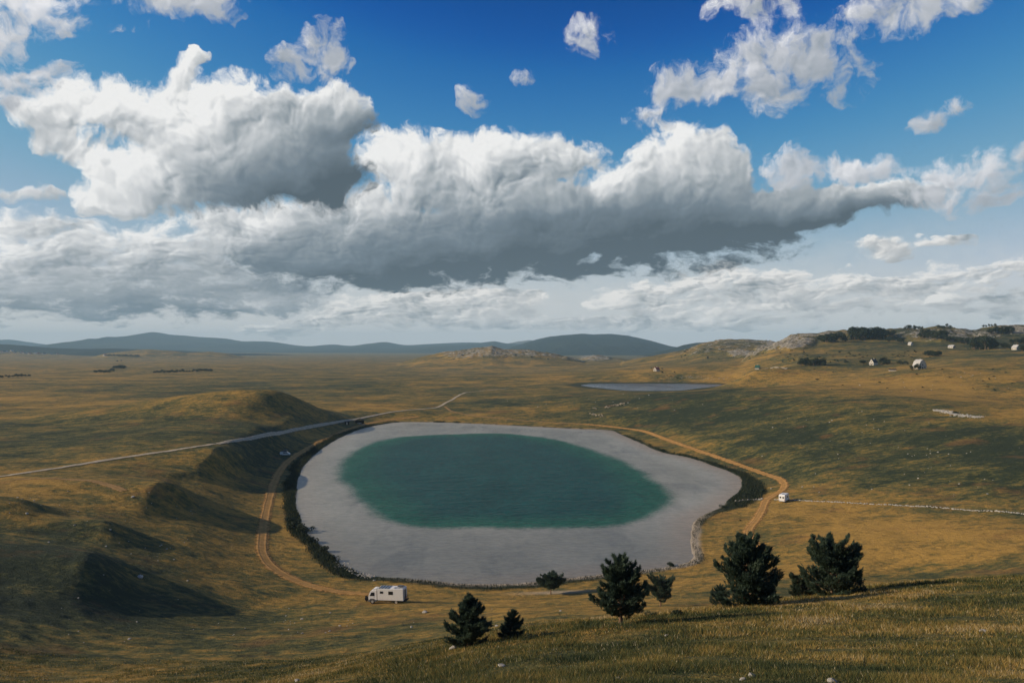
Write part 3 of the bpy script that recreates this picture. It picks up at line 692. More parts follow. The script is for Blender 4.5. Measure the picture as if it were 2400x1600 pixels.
fm = forest_mat('forest_slopes', (0.020, 0.032, 0.024), (0.035, 0.048, 0.030), (0.075, 0.070, 0.038), 1.0)
fd = forest_mat('dark_forest_slopes', (0.013, 0.024, 0.018), (0.022, 0.034, 0.022), (0.035, 0.042, 0.024), 1.6)
mountain('mountain', 'long hazy blue-grey mountain range with a rounded summit at left', 13500,
    [(190, 801), (212, 797), (240, 789), (275, 781), (290, 779), (310, 770), (335, 763.5), (355, 761), (372, 765), (385, 768), (420, 770), (460, 774), (480, 775), (520, 777), (555, 784), (600, 783), (640, 786), (665, 791), (700, 795), (720, 795), (750, 791), (780, 791), (800, 795), (830, 792), (870, 786), (890, 784), (910, 790), (935, 793), (980, 790), (1040, 787), (1090, 786), (1130, 789), (1180, 791), (1240, 794), (1320, 800), (1400, 812)], 4200, 2500, fm, 201)
mountain('mountain', 'faint bare grey peak on the horizon at the left edge', 15000, [(-500, 800), (-250, 786), (-60, 790), (-20, 781), (20, 779), (45, 782), (75, 790), (110, 797), (150, 798), (200, 797), (230, 799), (280, 804)], 3500, 2500, fm, 207)
mountain('mountain', 'small pale bare summit peeking beside the dark wooded mountain', 14500, [(1090, 800), (1130, 786), (1165, 789), (1190, 784), (1215, 781), (1250, 784), (1290, 795), (1330, 805)], 3000, 2000,
    forest_mat('bare_slopes', (0.10, 0.095, 0.07), (0.16, 0.14, 0.10), (0.2, 0.18, 0.14), 1.0), 211)
mountain('mountain', 'low dark ridge in front of the hazy range, centre left', 11500, [(860, 812), (900, 806), (960, 798), (1020, 793), (1080, 790), (1120, 785), (1136, 783), (1160, 788), (1200, 790), (1260, 796), (1340, 806)], 2500, 1500, fm, 213)
mountain('mountain', 'broad dark wooded mountain right of the centre', 8600, [(1120, 812), (1160, 802), (1200, 789), (1230, 780), (1262, 773), (1300, 769), (1340, 766), (1365, 768), (1400, 766), (1430, 769), (1460, 774), (1490, 781), (1515, 788), (1545, 796), (1580, 799), (1650, 806), (1720, 815)], 2600, 2000, fd, 221)
mountain('mountain', 'dark wooded ridge behind the rocky hills on the right', 5600, [(1480, 815), (1540, 802), (1570, 792), (1600, 787), (1640, 785), (1690, 786), (1760, 790), (1850, 800)], 1200, 1000, fd, 227)
mountain('mountain', 'low dark wooded ridge above the distant village at the left', 6600, [(-600, 780), (-300, 785), (-60, 789), (0, 790), (40, 792), (90, 797), (140, 800), (200, 801), (260, 800), (320, 802), (380, 804), (430, 806), (520, 811), (600, 812), (680, 815), (760, 818), (830, 821)], 1300, 1000, fd, 233, -20)

# ------------------------------------------------------------------ road and tracks
def catmull(P, step):
    P = np.array(P, float); out = []
    for i in range(len(P) - 1):
        p0 = P[max(i - 1, 0)]; p1 = P[i]; p2 = P[i + 1]; p3 = P[min(i + 2, len(P) - 1)]
        n = max(2, int(np.linalg.norm(p2 - p1) / step))
        for j in range(n):
            t = j / n
            out.append(0.5 * (2 * p1 + (p2 - p0) * t + (2 * p0 - 5 * p1 + 4 * p2 - p3) * t * t + (3 * p1 - p0 - 3 * p2 + p3) * t ** 3))
    out.append(P[-1])
    return np.array(out)
def track(name, label, px, width, mat, lift=0.07, step=1.2, seed=0, na=9, wob=0.12):
    dn = catmull(px, 14.0)                        # survey every few pixels so that the line follows the ground
    P = catmull([hit(u, v)[:2] for u, v in dn], step)
    k = np.array([1, 2, 3, 2, 1]) / 9.0
    for _ in range(8):
        Q = P.copy()
        for c_ in range(2): Q[2:-2, c_] = np.convolve(P[:, c_], k, 'valid')
        P = Q
    d = np.gradient(P, axis=0); d /= np.linalg.norm(d, axis=1, keepdims=True) + 1e-9
    nrm = np.stack([-d[:, 1], d[:, 0]], 1)
    a = np.linspace(-1, 1, na)
    L = np.arange(len(P)) * step
    wv = width * 0.5 * (1 + wob * fbm(L / 9., L * 0 + seed, 3, 300 + seed))
    X = P[:, None, 0] + nrm[:, None, 0] * a[None] * wv[:, None]; Y = P[:, None, 1] + nrm[:, None, 1] * a[None] * wv[:, None]
    Z = zs(X, Y) + lift * (1 - 0.55 * np.abs(a[None]) ** 3)
    at = dict(across=np.repeat(a[None], len(P), 0).ravel(), along=np.repeat(L[:, None], na, 1).ravel())
    o = np_mesh(name, np.stack([X.ravel(), Y.ravel(), Z.ravel()], 1), grid_faces(len(P), na), mat, True, at)
    return tag(o, label, kind='structure')
def track_mat(name, c1, c2, cm, rut, edge):
    mt, T = material(name)
    ac = T.m('ABSOLUTE', T.attr('across')); p = T.pos()
    n = T.noise(p, 0.5, 6, 0.72); nf = T.noise(p, 4.0, 4, 0.65)
    col = T.mix(T.mr(n, 0.3, 0.7), c1, c2)
    mid = T.m('ADD', ac, T.m('MULTIPLY', T.m('SUBTRACT', n, 0.5), 0.5))
    col = T.mix(T.m('MULTIPLY', T.mr(mid, 0.30, 0.02), rut), col, cm)                       # grass strip between the ruts
    r1 = T.mr(T.m('ABSOLUTE', T.m('SUBTRACT', ac, 0.48)), 0.20, 0.0)
    hgt = T.m('SUBTRACT', T.m('MULTIPLY', nf, 0.3), T.m('MULTIPLY', r1, 0.22))
    sh = T.principled(col, 0.95, 0.1, T.bump(hgt, 0.8, 0.35))
    e = T.m('ADD', ac, T.m('MULTIPLY', T.m('SUBTRACT', T.noise(p, 0.7, 5, 0.7), 0.5), edge))
    al = T.mr(e, 0.55, 1.0, 1.0, 0.0)
    tr = T.n('ShaderNodeBsdfTransparent')
    mx = T.n('ShaderNodeMixShader'); T.put(mx.inputs[0], al); T.put(mx.inputs[1], tr); T.put(mx.inputs[2], sh)
    T.out(mx.outputs[0])
    return mt
dirt = track_mat('ochre_dirt', (0.33, 0.175, 0.055), (0.52, 0.29, 0.095), (0.26, 0.165, 0.05), 0.40, 2.2)
faint = track_mat('worn_turf', (0.30, 0.18, 0.07), (0.40, 0.24, 0.10), (0.22, 0.15, 0.05), 0.5, 1.9)
gravel = track_mat('pale_gravel', (0.40, 0.325, 0.215), (0.56, 0.475, 0.345), (0.30, 0.24, 0.14), 0.5, 0.9)
track('gravel_road', 'pale gravel road running from the left edge past the far end of the lake', [(-60, 1104), (0, 1095), (120, 1077), (250, 1056), (400, 1034), (500, 1019), (600, 1002), (700, 983), (760, 972), (820, 962), (900, 946.5), (960, 940), (1003, 936), (1030, 922), (1064, 903.5), (1090, 899.5), (1125, 896), (1167, 892)], 3.5, gravel, 0.22, 1.6, 1, wob=0.05)
track('dirt_track', 'orange dirt track with two ruts along the left shore of the lake', [(960, 957), (905, 963), (850, 972), (800, 986), (740, 1012), (690, 1040), (655, 1066), (634, 1098), (620, 1140), (609, 1190), (602, 1240), (603, 1272), (622, 1300), (660, 1325), (710, 1345), (775, 1359), (835, 1365), (880, 1367)], 4.3, dirt, 0.14, 1.2, 2)
track('dirt_track', 'orange dirt track rounding the right end of the lake', [(1340, 974), (1420, 982), (1480, 991), (1530, 1009), (1600, 1034), (1680, 1061), (1740, 1083), (1787, 1099), (1803, 1113), (1792, 1130), (1762, 1146), (1752, 1168), (1737, 1195), (1719, 1216), (1718, 1234), (1733, 1252), (1736, 1262)], 3.9, dirt, 0.15, 1.2, 3)
track('dirt_track', 'faint reddish track across the meadow behind the lake', [(1022, 934), (1040, 945), (1080, 954), (1150, 961), (1240, 969), (1340, 974)], 3.0, faint, 0.12, 1.5, 4)
track('dirt_track', 'thin worn path over the hilltop at the far left', [(30, 1101), (120, 1099), (200, 1103), (250, 1113), (285, 1128)], 3.0, faint, 0.10, 1.2, 5)
track('dirt_track', 'short pale farm lane beside the green roofed cabin', [(1760, 847), (1785, 844), (1806, 846)], 5.0, gravel, 0.4, 2.0, 7)

# ------------------------------------------------------------------ rocks
def rock_mesh(seed, sub=2):
    bm = bmesh.new(); bmesh.ops.create_icosphere(bm, subdivisions=sub, radius=1.0)
    rr = random.Random(seed)
    pl = [(Vector((rr.gauss(0, 1), rr.gauss(0, 1), rr.gauss(0, 1))).normalized(), rr.uniform(0.55, 0.85)) for _ in range(9)]
    for v in bm.verts:
        for n, d_ in pl:
            k = v.co.dot(n)
            if k > d_: v.co -= n * (k - d_) * 0.9
        v.co *= 1 + rr.uniform(-0.04, 0.04)
        v.co.z *= 0.7
    me = bpy.data.meshes.new('rock'); bm.to_mesh(me); bm.free()
    return me
lm, T = material('limestone')
p = T.obj()
n = T.noise(p, 2.2, 6, 0.7); n_ = T.noise(p, 9.0, 4, 0.6)
c = T.mix(T.mr(n, 0.3, 0.65), (0.28, 0.255, 0.215), (0.52, 0.49, 0.43))
c = T.mix(T.m('MULTIPLY', T.mr(n_, 0.58, 0.7), 0.6), c, (0.20, 0.19, 0.16))
T.out(T.principled(c, 0.9, 0.2, T.bump(T.m('ADD', n, T.m('MULTIPLY', n_, 0.4)), 0.6, 0.15)))
ROCKS = []
for i in range(6):
    me = rock_mesh(500 + i); me.materials.append(lm); ROCKS.append(me)
rng = random.Random(7)
def rock(x, y, r, label, group=None, sx=1.0, name='rock'):
    o = bpy.data.objects.new(name, rng.choice(ROCKS)); C.objects.link(o)
    o.location = (x, y, float(zs(x, y)) + r * 0.22)
    o.scale = (r * sx * rng.uniform(0.9, 1.2), r * rng.uniform(0.8, 1.1), r * rng.uniform(0.75, 1.0))
    o.rotation_euler = (rng.uniform(-0.2, 0.2), rng.uniform(-0.2, 0.2), rng.uniform(0, 6.28))
    return tag(o, label, 'rock', group)
def rock_px(u, v, wpx, label, group=None, ymin=0):
    x, y, z = hit(u, v, ymin)
    return rock(x, y, max(0.06, wpx / 2 / FP * y), label, group)
for u, v, w_, lb in [(1153, 1530, 20, 'white block of limestone in the grass below the left pine, bottom centre'), (1040, 1491, 24, 'flat pale rock at the foot of the leftmost pine'),
        (1727, 1554, 24, 'larger of the two white rocks at the bottom edge right of centre'), (1706, 1561, 18, 'smaller low rock beside a larger white rock at the bottom edge'),
        (1912, 1566, 26, 'rounded white rock cut by the bottom edge of the view'), (2258, 1451, 18, 'lone white rock in tall grass near the right edge'),
        (682, 1564, 14, 'small white rock at the bottom edge, left of centre'), (1421, 1560, 16, 'flat white rock in the grass at the bottom edge below the middle pines'),
        (322, 1326, 15, 'large pale boulder on the edge of the dark hollow at left'), (297, 1468, 10, 'pale boulder on the terraced slope at bottom left'),
        (976, 1406, 14, 'white rock on the slope below the camper truck'), (1530, 1460, 9, 'white stone in the grass between the middle pines'), (1140, 1437, 8, 'small pale stone just above the small pine'),
        (945, 1440, 8, 'tall pale stone on the slope left of the pines'), (305, 1142, 9, 'pale boulder on the crest of the left hill'), (62, 1180, 9, 'pale boulder on the far left hillside')]:
    rock_px(u, v, w_, lb)
zones = [((1750, 2350), (940, 1140), 70, 3.6, 'white limestone scattered over the grassy slope right of the lake', 'stones on the right slope'),
         ((20, 480), (1120, 1480), 55, 4.2, 'white stone dotted over the shadowed hills at left', 'stones on the left hills'),
         ((430, 1350), (1385, 1460), 34, 5.0, 'pale stone lying on the slope between camper truck and pines', 'stones on the near slope'),
         ((1100, 1700), (905, 975), 22, 3.0, 'small white stone on the meadow behind the lake', 'stones behind the lake'),
         ((1850, 2340), (850, 930), 26, 3.0, 'small white stone in the fields below the farmhouses', 'stones in the upper fields')]
for (ua, ub), (va, vb), n, wpx, lb, gr in zones:
    cl = [(rng.uniform(ua, ub), rng.uniform(va, vb)) for _ in range(max(4, n // 7))]
    k = 0
    while k < n:
        if rng.random() < 0.65:
            c_ = rng.choice(cl); u = c_[0] + rng.gauss(0, 40); v = c_[1] + rng.gauss(0, 14)
        else: u, v = rng.uniform(ua, ub), rng.uniform(va, vb)
        if not (ua <= u <= ub and va <= v <= vb): continue
        x, y, z = hit(u, v)
        if y < 70 or z < 0.5: continue
        rock(x, y, wpx * rng.choice((0.5, 0.6, 0.7, 0.9, 1.3)) / 2 / FP * y, lb, gr); k += 1

# dry stone wall running right from the lake
wall_px = [(1692, 1152), (1720, 1149), (1752, 1147)], [(1778, 1147.5), (1830, 1149.5), (1880, 1152), (1960, 1156), (2060, 1161), (2160, 1167), (2260, 1174), (2365, 1182)]
def stone_wall(px, label, n, size):
    P = catmull([hit(u, v)[:2] for u, v in px], 0.3)
    L = np.concatenate([[0], np.cumsum(np.linalg.norm(np.diff(P, axis=0), axis=1))])
    base = thing('dry_stone_wall', label, 'stone wall', (float(P[0, 0]), float(P[0, 1]), float(zs(P[0, 0], P[0, 1]))))
    for i in range(n):
        s_ = (i + rng.uniform(-0.3, 0.3)) / n * L[-1]
        x = np.interp(s_, L, P[:, 0]) + rng.gauss(0, 0.16); y = np.interp(s_, L, P[:, 1]) + rng.gauss(0, 0.16)
        o = bpy.data.objects.new('stone', rng.choice(ROCKS)); C.objects.link(o); o.parent = base
        r = size * rng.uniform(0.55, 1.15)
        tier = 0.42 * size if rng.random() < 0.35 else 0.0
        o.location = Vector((x, y, float(zs(x, y)) + r * 0.35 + tier)) - base.location
        o.scale = (r * rng.uniform(0.9, 1.4), r, r * rng.uniform(0.8, 1.1)); o.rotation_euler = (rng.uniform(-.4, .4), rng.uniform(-.4, .4), rng.uniform(0, 6.28))
stone_wall(wall_px[0], 'short tumbled white stone wall between the lake and the right-hand track', 34, 0.42)
stone_wall(wall_px[1], 'long low white dry stone wall crossing the meadow to the right edge', 290, 0.30)
# scree patch on the right slope: too many small stones to count
def scree(name, label, pts, n, size, seed):
    r2 = np.random.default_rng(seed)
    bm = bmesh.new(); bmesh.ops.create_icosphere(bm, subdivisions=1, radius=1.0)
    bv = np.array([v.co[:] for v in bm.verts]); bf = np.array([[v.index for v in f.verts] for f in bm.faces]); bm.free()
    V = []; F_ = []
    for i in range(n):
        t = r2.random() * (len(pts) - 1); k = int(t); f = t - k
        u = pts[k][0] * (1 - f) + pts[k + 1][0] * f + r2.normal(0, pts[k][2]); v = pts[k][1] * (1 - f) + pts[k + 1][1] * f + r2.normal(0, pts[k][3])
        x, y, z = hit(u, v)
        s_ = size * r2.uniform(0.4, 1.2)
        b = bv * (1 + r2.uniform(-0.3, 0.3, bv.shape)) * s_ * np.array([1.2, 1, 0.6]) + np.array([x, y, z + s_ * 0.2])
        F_.append(bf + len(V) * len(bv)); V.append(b)
    return tag(np_mesh(name, np.concatenate(V), np.concatenate(F_), lm, False), label, kind='stuff')
scree('scree', 'pale patch of loose limestone on the right-hand slope', [(2146, 942, 3, 0.8), (2165, 944, 5, 1.6), (2185, 949, 5, 1.8), (2200, 953, 6, 1.6), (2235, 957, 5, 1.0), (2254, 958, 3, 0.5)], 430, 0.42, 11)
scree('scree', 'loose white rubble along the lower left bank of the lake', [(775, 1296, 6, 3), (800, 1305, 6, 4), (830, 1318, 8, 3), (860, 1326, 6, 2)], 110, 0.30, 12)
scree('scree', 'bare pale stones breaking the grass on the rise behind the pond', [(1525, 868, 14, 2), (1600, 866, 16, 2.5), (1660, 871, 14, 1.5)], 120, 0.45, 13)

# ------------------------------------------------------------------ pines
def leaf_mat(name, c1, c2, c3, rough=0.7):
    mt, T = material(name)
    t = T.attr('tint')
    p = T.obj()
    n = T.noise(p, 1.3, 3, 0.6)
    col = T.mix(T.m('ADD', T.m('MULTIPLY', t, 0.7), T.m('MULTIPLY', n, 0.4), clamp=True), c1, c2)
    col = T.mix(T.mr(t, 0.93, 1.0), col, c3)
    dif = T.principled(col, rough, 0.2)
    tl = T.n('ShaderNodeBsdfTranslucent'); T.put(tl.inputs[0], col)
    mx = T.n('ShaderNodeMixShader', in_0=0.22); T.put(mx.inputs[1], dif); T.put(mx.inputs[2], tl.outputs[0])
    T.out(mx.outputs[0])
    return mt
def bark_mat(name, c1, c2):
    mt, T = material(name)
    n = T.noise(T.v('MULTIPLY', T.obj(), (6, 6, 1.5)), 2.0, 4, 0.65)
    T.out(T.principled(T.mix(T.mr(n, 0.3, 0.7), c1, c2), 0.9, 0.2, T.bump(n, 0.7, 0.05)))
    return mt
needle = leaf_mat('pine_needles', (0.020, 0.042, 0.033), (0.095, 0.135, 0.085), (0.20, 0.18, 0.08))
leafm = leaf_mat('dark_leaves', (0.014, 0.024, 0.016), (0.040, 0.056, 0.028), (0.08, 0.085, 0.04))
bark = bark_mat('pine_bark', (0.11, 0.070, 0.045), (0.30, 0.19, 0.115))
def tube_path(V, F, pts, radii, n=6):
    base = len(V)
    for i, (p, r) in enumerate(zip(pts, radii)):
        d = (pts[min(i + 1, len(pts) - 1)] - pts[max(i - 1, 0)]).normalized()
        a = d.orthogonal().normalized(); b = d.cross(a)
        for k in range(n):
            an = 2 * math.pi * k / n
            V.append(p + (a * math.cos(an) + b * math.sin(an)) * r)
    for i in range(len(pts) - 1):
        for k in range(n):
            F.append((base + i * n + k, base + i * n + (k + 1) % n, base + (i + 1) * n + (k + 1) % n, base + (i + 1) * n + k))
    F.append(tuple(base + (len(pts) - 1) * n + k for k in range(n)))
def tuft(NV, NF, NT_, p, d, ln, wd, k, rr, tint):
    d = d.normalized(); a = d.orthogonal().normalized(); b = d.cross(a)
    for j in range(k):
        an = rr.uniform(0, 6.283); sp_ = rr.uniform(0.25, 1.1)
        q = (d + (a * math.cos(an) + b * math.sin(an)) * sp_).normalized()
        side = q.cross(Vector((rr.gauss(0, 1), rr.gauss(0, 1), rr.gauss(0, 1)))).normalized() * wd
        l = ln * rr.uniform(0.6, 1.15)
        s0 = len(NV)
        o_ = p + d * rr.uniform(-0.5, 0.4) * ln
        NV.extend((o_ - side, o_ + side, o_ + q * l)); NF.append((s0, s0 + 1, s0 + 2)); t_ = tint + rr.uniform(-0.12, 0.12)
        NT_.extend((t_, t_, t_))
def pine(label, u, v, hpx, seed, rmax, profile, lean=(0, 0), bare=0.06, side=(0, 0, 0), whorls=13, dens=1.0, group=None, ymin=0, name='pine_tree', lift=1.0):
    x, y, z = hit(u, v, ymin); H = hpx / FP * y
    root = thing(name, label, 'tree', (x, y, z - 0.05), 0, group)
    rr = random.Random(seed)
    TV, TF, NV, NF, NT_ = [], [], [], [], []
    top = Vector((lean[0] * H, lean[1] * H, H))
    n = 9
    pts = [Vector((top.x * (i / n) ** 1.5 + rr.gauss(0, 0.008) * H, top.y * (i / n) ** 1.5 + rr.gauss(0, 0.008) * H, H * i / n)) for i in range(n + 1)]
    pts[0] = Vector((0, 0, -0.25))
    def on(t):
        f = t * n; i = min(int(f), n - 1); return pts[i].lerp(pts[i + 1], f - i)
    r0 = 0.030 * H + 0.02
    tube_path(TV, TF, pts, [r0 * (1 - 0.92 * i / n) for i in range(n + 1)], 8)
    whorls = int(whorls * 1.6)
    for w in range(whorls):
        t = bare + (0.97 - bare) * (w / (whorls - 1)) ** 0.92
        k = rr.randint(4, 6)
        a0 = rr.uniform(0, 6.28)
        for j in range(k):
            tt = min(0.985, max(bare * 0.8, t + rr.uniform(-0.06, 0.06))); an = a0 + 6.283 * j / k + rr.uniform(-0.45, 0.45)
            L = profile(tt) * rmax * H * rr.uniform(0.50, 1.20) * (1 + side[0] * math.cos(an) + side[1] * math.sin(an))
            if L < 0.05 * H: L = 0.05 * H
            if rr.random() < 0.16: continue
            up = rr.uniform(-0.05, 0.40) * lift + 0.55 * tt * tt * lift
            p0 = on(tt); dirv = Vector((math.cos(an), math.sin(an), up)).normalized()
            bp = []
            m = 5
            for i in range(m + 1):
                s_ = i / m
                bp.append(p0 + dirv * L * s_ + Vector((0, 0, 0.20 * L * s_ * s_ - 0.06 * L * math.sin(s_ * 3.14))) + Vector((rr.gauss(0, 0.02), rr.gauss(0, 0.02), 0)) * L)
            tube_path(TV, TF, bp, [r0 * 0.34 * (1 - tt * 0.5) * (1 - 0.85 * i / m) + 0.004 for i in range(m + 1)], 5)
            cnt = int((7 + 42 * L / (0.3 * H)) * dens)
            shade = rr.uniform(0.15, 0.75)
            for q in range(cnt):
                s_ = 1 - rr.random() ** 1.3 * 0.72
                f = s_ * m; i = min(int(f), m - 1); bpnt = bp[i].lerp(bp[i + 1], f - i)
                lat = Vector((-dirv.y, dirv.x, 0)) * rr.gauss(0, 0.20 * L * (1.3 - s_)) + Vector((0, 0, rr.gauss(0.02, 0.06) * L))
                pp = bpnt + lat
                dd_ = (dirv * 0.8 + lat * (1.2 / max(L, .1)) + Vector((0, 0, 0.75))).normalized()
                tuft(NV, NF, NT_, pp, dd_, 0.038 * H + 0.05, 0.0060 * H + 0.005, 10, rr, shade)
    for q in range(40):
        tuft(NV, NF, NT_, on(rr.uniform(0.9, 1.0)) + Vector((rr.gauss(0, 0.012), rr.gauss(0, 0.012), 0)) * H, Vector((rr.gauss(0, .3), rr.gauss(0, .3), 1)), 0.05 * H, 0.006 * H, 8, rr, 0.5)
    new_mesh('trunk', TV, TF, bark, root, True)
    np_mesh('crown', np.array([q[:] for q in NV]), np.array(NF), needle, False, dict(tint=np.array(NT_)), root)
    return root
cone = lambda t: max(0.05, 1.0 - t) ** 0.75 * (0.55 + 0.45 * min(1, t / 0.12))
broad = lambda t: max(0.05, 1.02 - t) ** 0.45 * (0.80 + 0.35 * t)
ball = lambda t: math.sqrt(max(0.02, 1 - ((t - 0.62) / 0.42) ** 2))
pine('dense cone-shaped young pine, leftmost of the pines on the brow', 1078, 1484, 115, 31, 0.54, cone, group='pines on the near slope', bare=0.04, whorls=14, dens=1.2)
pine('small scrubby pine with a bent tip just right of the leftmost pine', 1172, 1466, 66, 37, 0.55, cone, lean=(0.12, 0), group='pines on the near slope', whorls=9, dens=0.8)
pine('tall open pine with a visible trunk, overlapping the near lake shore', 1425, 1434, 143, 41, 0.50, broad, group='pines on the near slope', bare=0.18, whorls=13, side=(0, 0))
pine('small round-topped pine with a bare pale stem between two taller pines', 1517, 1392, 60, 43, 0.66, lambda t: ball(t) * 0.9, group='pines on the near slope', bare=0.28, whorls=10, dens=1.2, lift=0.5)
pine('largest pine with reddish trunk and spreading ragged branches', 1722, 1393, 146, 47, 0.62, broad, lean=(-0.06, 0), group='pines on the near slope', bare=0.05, whorls=14, dens=1.25)
pine('broad bushy dark pine, rightmost on the brow', 1912, 1366, 114, 53, 0.80, lambda t: 0.9 * max(0.06, 1.02 - t) ** 0.36, group='pines on the near slope', bare=0.03, whorls=12, dens=1.3)
pine('low pine shrub leaning out at the left of the rightmost pine', 1846, 1370, 48, 57, 0.8, lambda t: 0.9 * max(0.06, 1.02 - t) ** 0.5, lean=(-0.5, 0), group='pines on the near slope', whorls=8, name='pine_shrub')
pine('low bushy pine at the left foot of the largest pine', 1655, 1392, 42, 59, 0.9, lambda t: 0.9 * max(0.06, 1.02 - t) ** 0.5, group='pines on the near slope', whorls=7, name='pine_shrub')
pine('lone round-crowned tree on a thin stem at the near lake shore', 1265, 1364, 45, 61, 0.66, ball, group='pines on the near slope', bare=0.34, whorls=11, dens=1.5, ymin=90, lift=0.15)

# ------------------------------------------------------------------ broad-leaved trees and bushes
def crown_mesh(seed, n, lobes, leaf):
    r2 = np.random.default_rng(seed)
    V = np.zeros((n, 3, 3)); tint = np.zeros((n, 3))
    L = np.array(lobes)
    pick = r2.choice(len(L), n, p=(L[:, 3] ** 2) / (L[:, 3] ** 2).sum())
    d = r2.normal(size=(n, 3)); d /= np.linalg.norm(d, axis=1, keepdims=True)
    rad_ = L[pick, 3] * r2.uniform(0.55, 1.12, n) ** 0.5
    c_ = L[pick, :3] + d * rad_[:, None] * np.array([1, 1, 0.9])
    nrm = d + r2.normal(0, 0.6, (n, 3)); nrm /= np.linalg.norm(nrm, axis=1, keepdims=True)
    a = np.cross(nrm, r2.normal(size=(n, 3))); a /= np.linalg.norm(a, axis=1, keepdims=True); b = np.cross(nrm, a)
    s_ = leaf * r2.uniform(0.6, 1.3, n)[:, None]
    V[:, 0] = c_ + a * s_; V[:, 1] = c_ - a * s_ * 0.6 + b * s_ * 0.8; V[:, 2] = c_ - a * s_ * 0.6 - b * s_ * 0.8
    t = r2.uniform(0, 0.9, len(L))[pick] * 0.7 + r2.uniform(0, 0.35, n)
    me = bpy.data.meshes.new('crown')
    me.vertices.add(n * 3); me.vertices.foreach_set('co', V.astype(np.float32).ravel())
    me.loops.add(n * 3); me.loops.foreach_set('vertex_index', np.arange(n * 3, dtype=np.int32))
    me.polygons.add(n); me.polygons.foreach_set('loop_start', np.arange(0, n * 3, 3, dtype=np.int32))
    at = me.attributes.new('tint', 'FLOAT', 'POINT'); at.data.foreach_set('value', np.repeat(t, 3).astype(np.float32))
    me.materials.append(leafm); me.update(calc_edges=True)
    return me
def trunk_mesh(h, r, rr):
    V, F = [], []
    tube_path(V, F, [Vector((0, 0, -0.1)), Vector((rr.gauss(0, .02), rr.gauss(0, .02), h * 0.3)), Vector((rr.gauss(0, .04), rr.gauss(0, .04), h * 0.7))], [r, r * 0.8, r * 0.4], 6)
    for k in range(4):
        an = 1.57 * k + rr.uniform(0, 1)
        tube_path(V, F, [Vector((0, 0, h * 0.3)), Vector((math.cos(an) * h * 0.2, math.sin(an) * h * 0.2, h * 0.6))], [r * 0.5, r * 0.2], 5)
    me = bpy.data.meshes.new('trunk'); me.from_pydata([v[:] for v in V], [], F); me.materials.append(bark)
    return me
TREES = []                                  # unit-height trees: crown and trunk meshes shared by the copies
for i in range(6):
    rr = random.Random(900 + i)
    lobes = [(rr.gauss(0, .16), rr.gauss(0, .16), rr.uniform(0.22, 0.80), rr.uniform(0.15, 0.26)) for _ in range(11)] + [(0, 0, 0.55, 0.34)]
    TREES.append((crown_mesh(900 + i, 520, lobes, 0.055), trunk_mesh(1.0, 0.035, rr)))
BUSHES = []
for i in range(4):
    rr = random.Random(950 + i)
    lobes = [(rr.gauss(0, .34), rr.gauss(0, .34), rr.uniform(0.2, 0.5), rr.uniform(0.22, 0.38)) for _ in range(8)]
    BUSHES.append((crown_mesh(950 + i, 420, lobes, 0.085), trunk_mesh(0.7, 0.03, rr)))
def plant(kind, x, y, z, h, wid, label, group, name, cat):
    cm_, tm_ = rng.choice(kind)
    root = thing(name, label, cat, (x, y, z - 0.03 * h), rng.uniform(0, 6.28), group)
    root.scale = (h * wid, h * wid, h)
    for nm, me in (('crown', cm_), ('trunk', tm_)):
        o = bpy.data.objects.new(nm, me); C.objects.link(o); o.parent = root
R = ORD = None
def grove(u0, u1, vb0, vb1, hpx, n, label, group, name='leafy_tree', wid=1.0, dv=3.0, kind=None, cat='tree'):
    for i in range(n):
        f = (i + rng.uniform(-0.3, 0.3)) / max(1, n - 1) if n > 1 else 0.5
        f = min(1, max(0, f))
        u = u0 + (u1 - u0) * f; v = vb0 + (vb1 - vb0) * f - abs(rng.gauss(0, dv)) * 0.6
        x, y, z = hit(u, v)
        h = 1.3 * hpx / FP * y * rng.uniform(0.7, 1.12)
        plant(kind or TREES, x, y, z, h, wid * rng.uniform(0.9, 1.25), nth(label, i, n), group, name, cat)
R = 'dark leafy tree in the '
ORD = ['first', 'second', 'third', 'fourth', 'fifth', 'sixth', 'seventh', 'eighth', 'ninth', 'tenth', 'eleventh', 'twelfth']
def nth(label, i, n):
    if n > 12 or not label.startswith(R): return label
    if n == 1: return label
    if n == 2: return ('left' if i == 0 else 'right') + ' tree of two in the ' + label[len(R):]
    return ORD[i] + ' tree from the left in the ' + label[len(R):]
grove(1886, 1918, 787, 787, 18, 7, R + 'grove left of the largest hilltop wood', 'left hilltop grove')
grove(1927, 1941, 786, 786, 16, 3, R + 'narrow gap left of the largest hilltop wood', 'gap trees')
grove(1957, 2030, 782, 779, 23, 22, R + 'largest wood on the rocky hilltop', 'largest hilltop wood', dv=5)
grove(2032, 2052, 775, 774, 14, 4, R + 'tail of the largest hilltop wood', 'tail of the hilltop wood')
grove(2078, 2118, 758, 758, 9, 7, R + 'small skyline grove right of the hilltop wood', 'skyline grove')
grove(2116, 2172, 779, 781, 17, 12, R + 'slope wood right of the skyline grove', 'slope wood', dv=4)
grove(2172, 2226, 784, 791, 13, 9, R + 'thin belt running down from the slope wood', 'belt below the slope wood')
grove(2233, 2283, 805, 803, 25, 13, R + 'tall dense clump above the right-hand fields', 'dense clump above the fields', dv=4)
grove(2274, 2322, 769, 767, 15, 9, R + 'hilltop clump near the right edge', 'right hilltop clump')
grove(2258, 2287, 753, 752, 6, 5, R + 'low row on the far right skyline', 'far right skyline row')
grove(2156, 2183, 756, 756, 8, 5, R + 'tuft crowning the highest rocky knoll', 'knoll trees')
grove(2307, 2317, 802, 802, 14, 2, R + 'pair left of the white farmhouse at the right edge', 'pair by the right farmhouse')
grove(2323, 2352, 791, 790, 12, 5, R + 'row behind the white farmhouse at the right edge', 'row behind the right farmhouse')
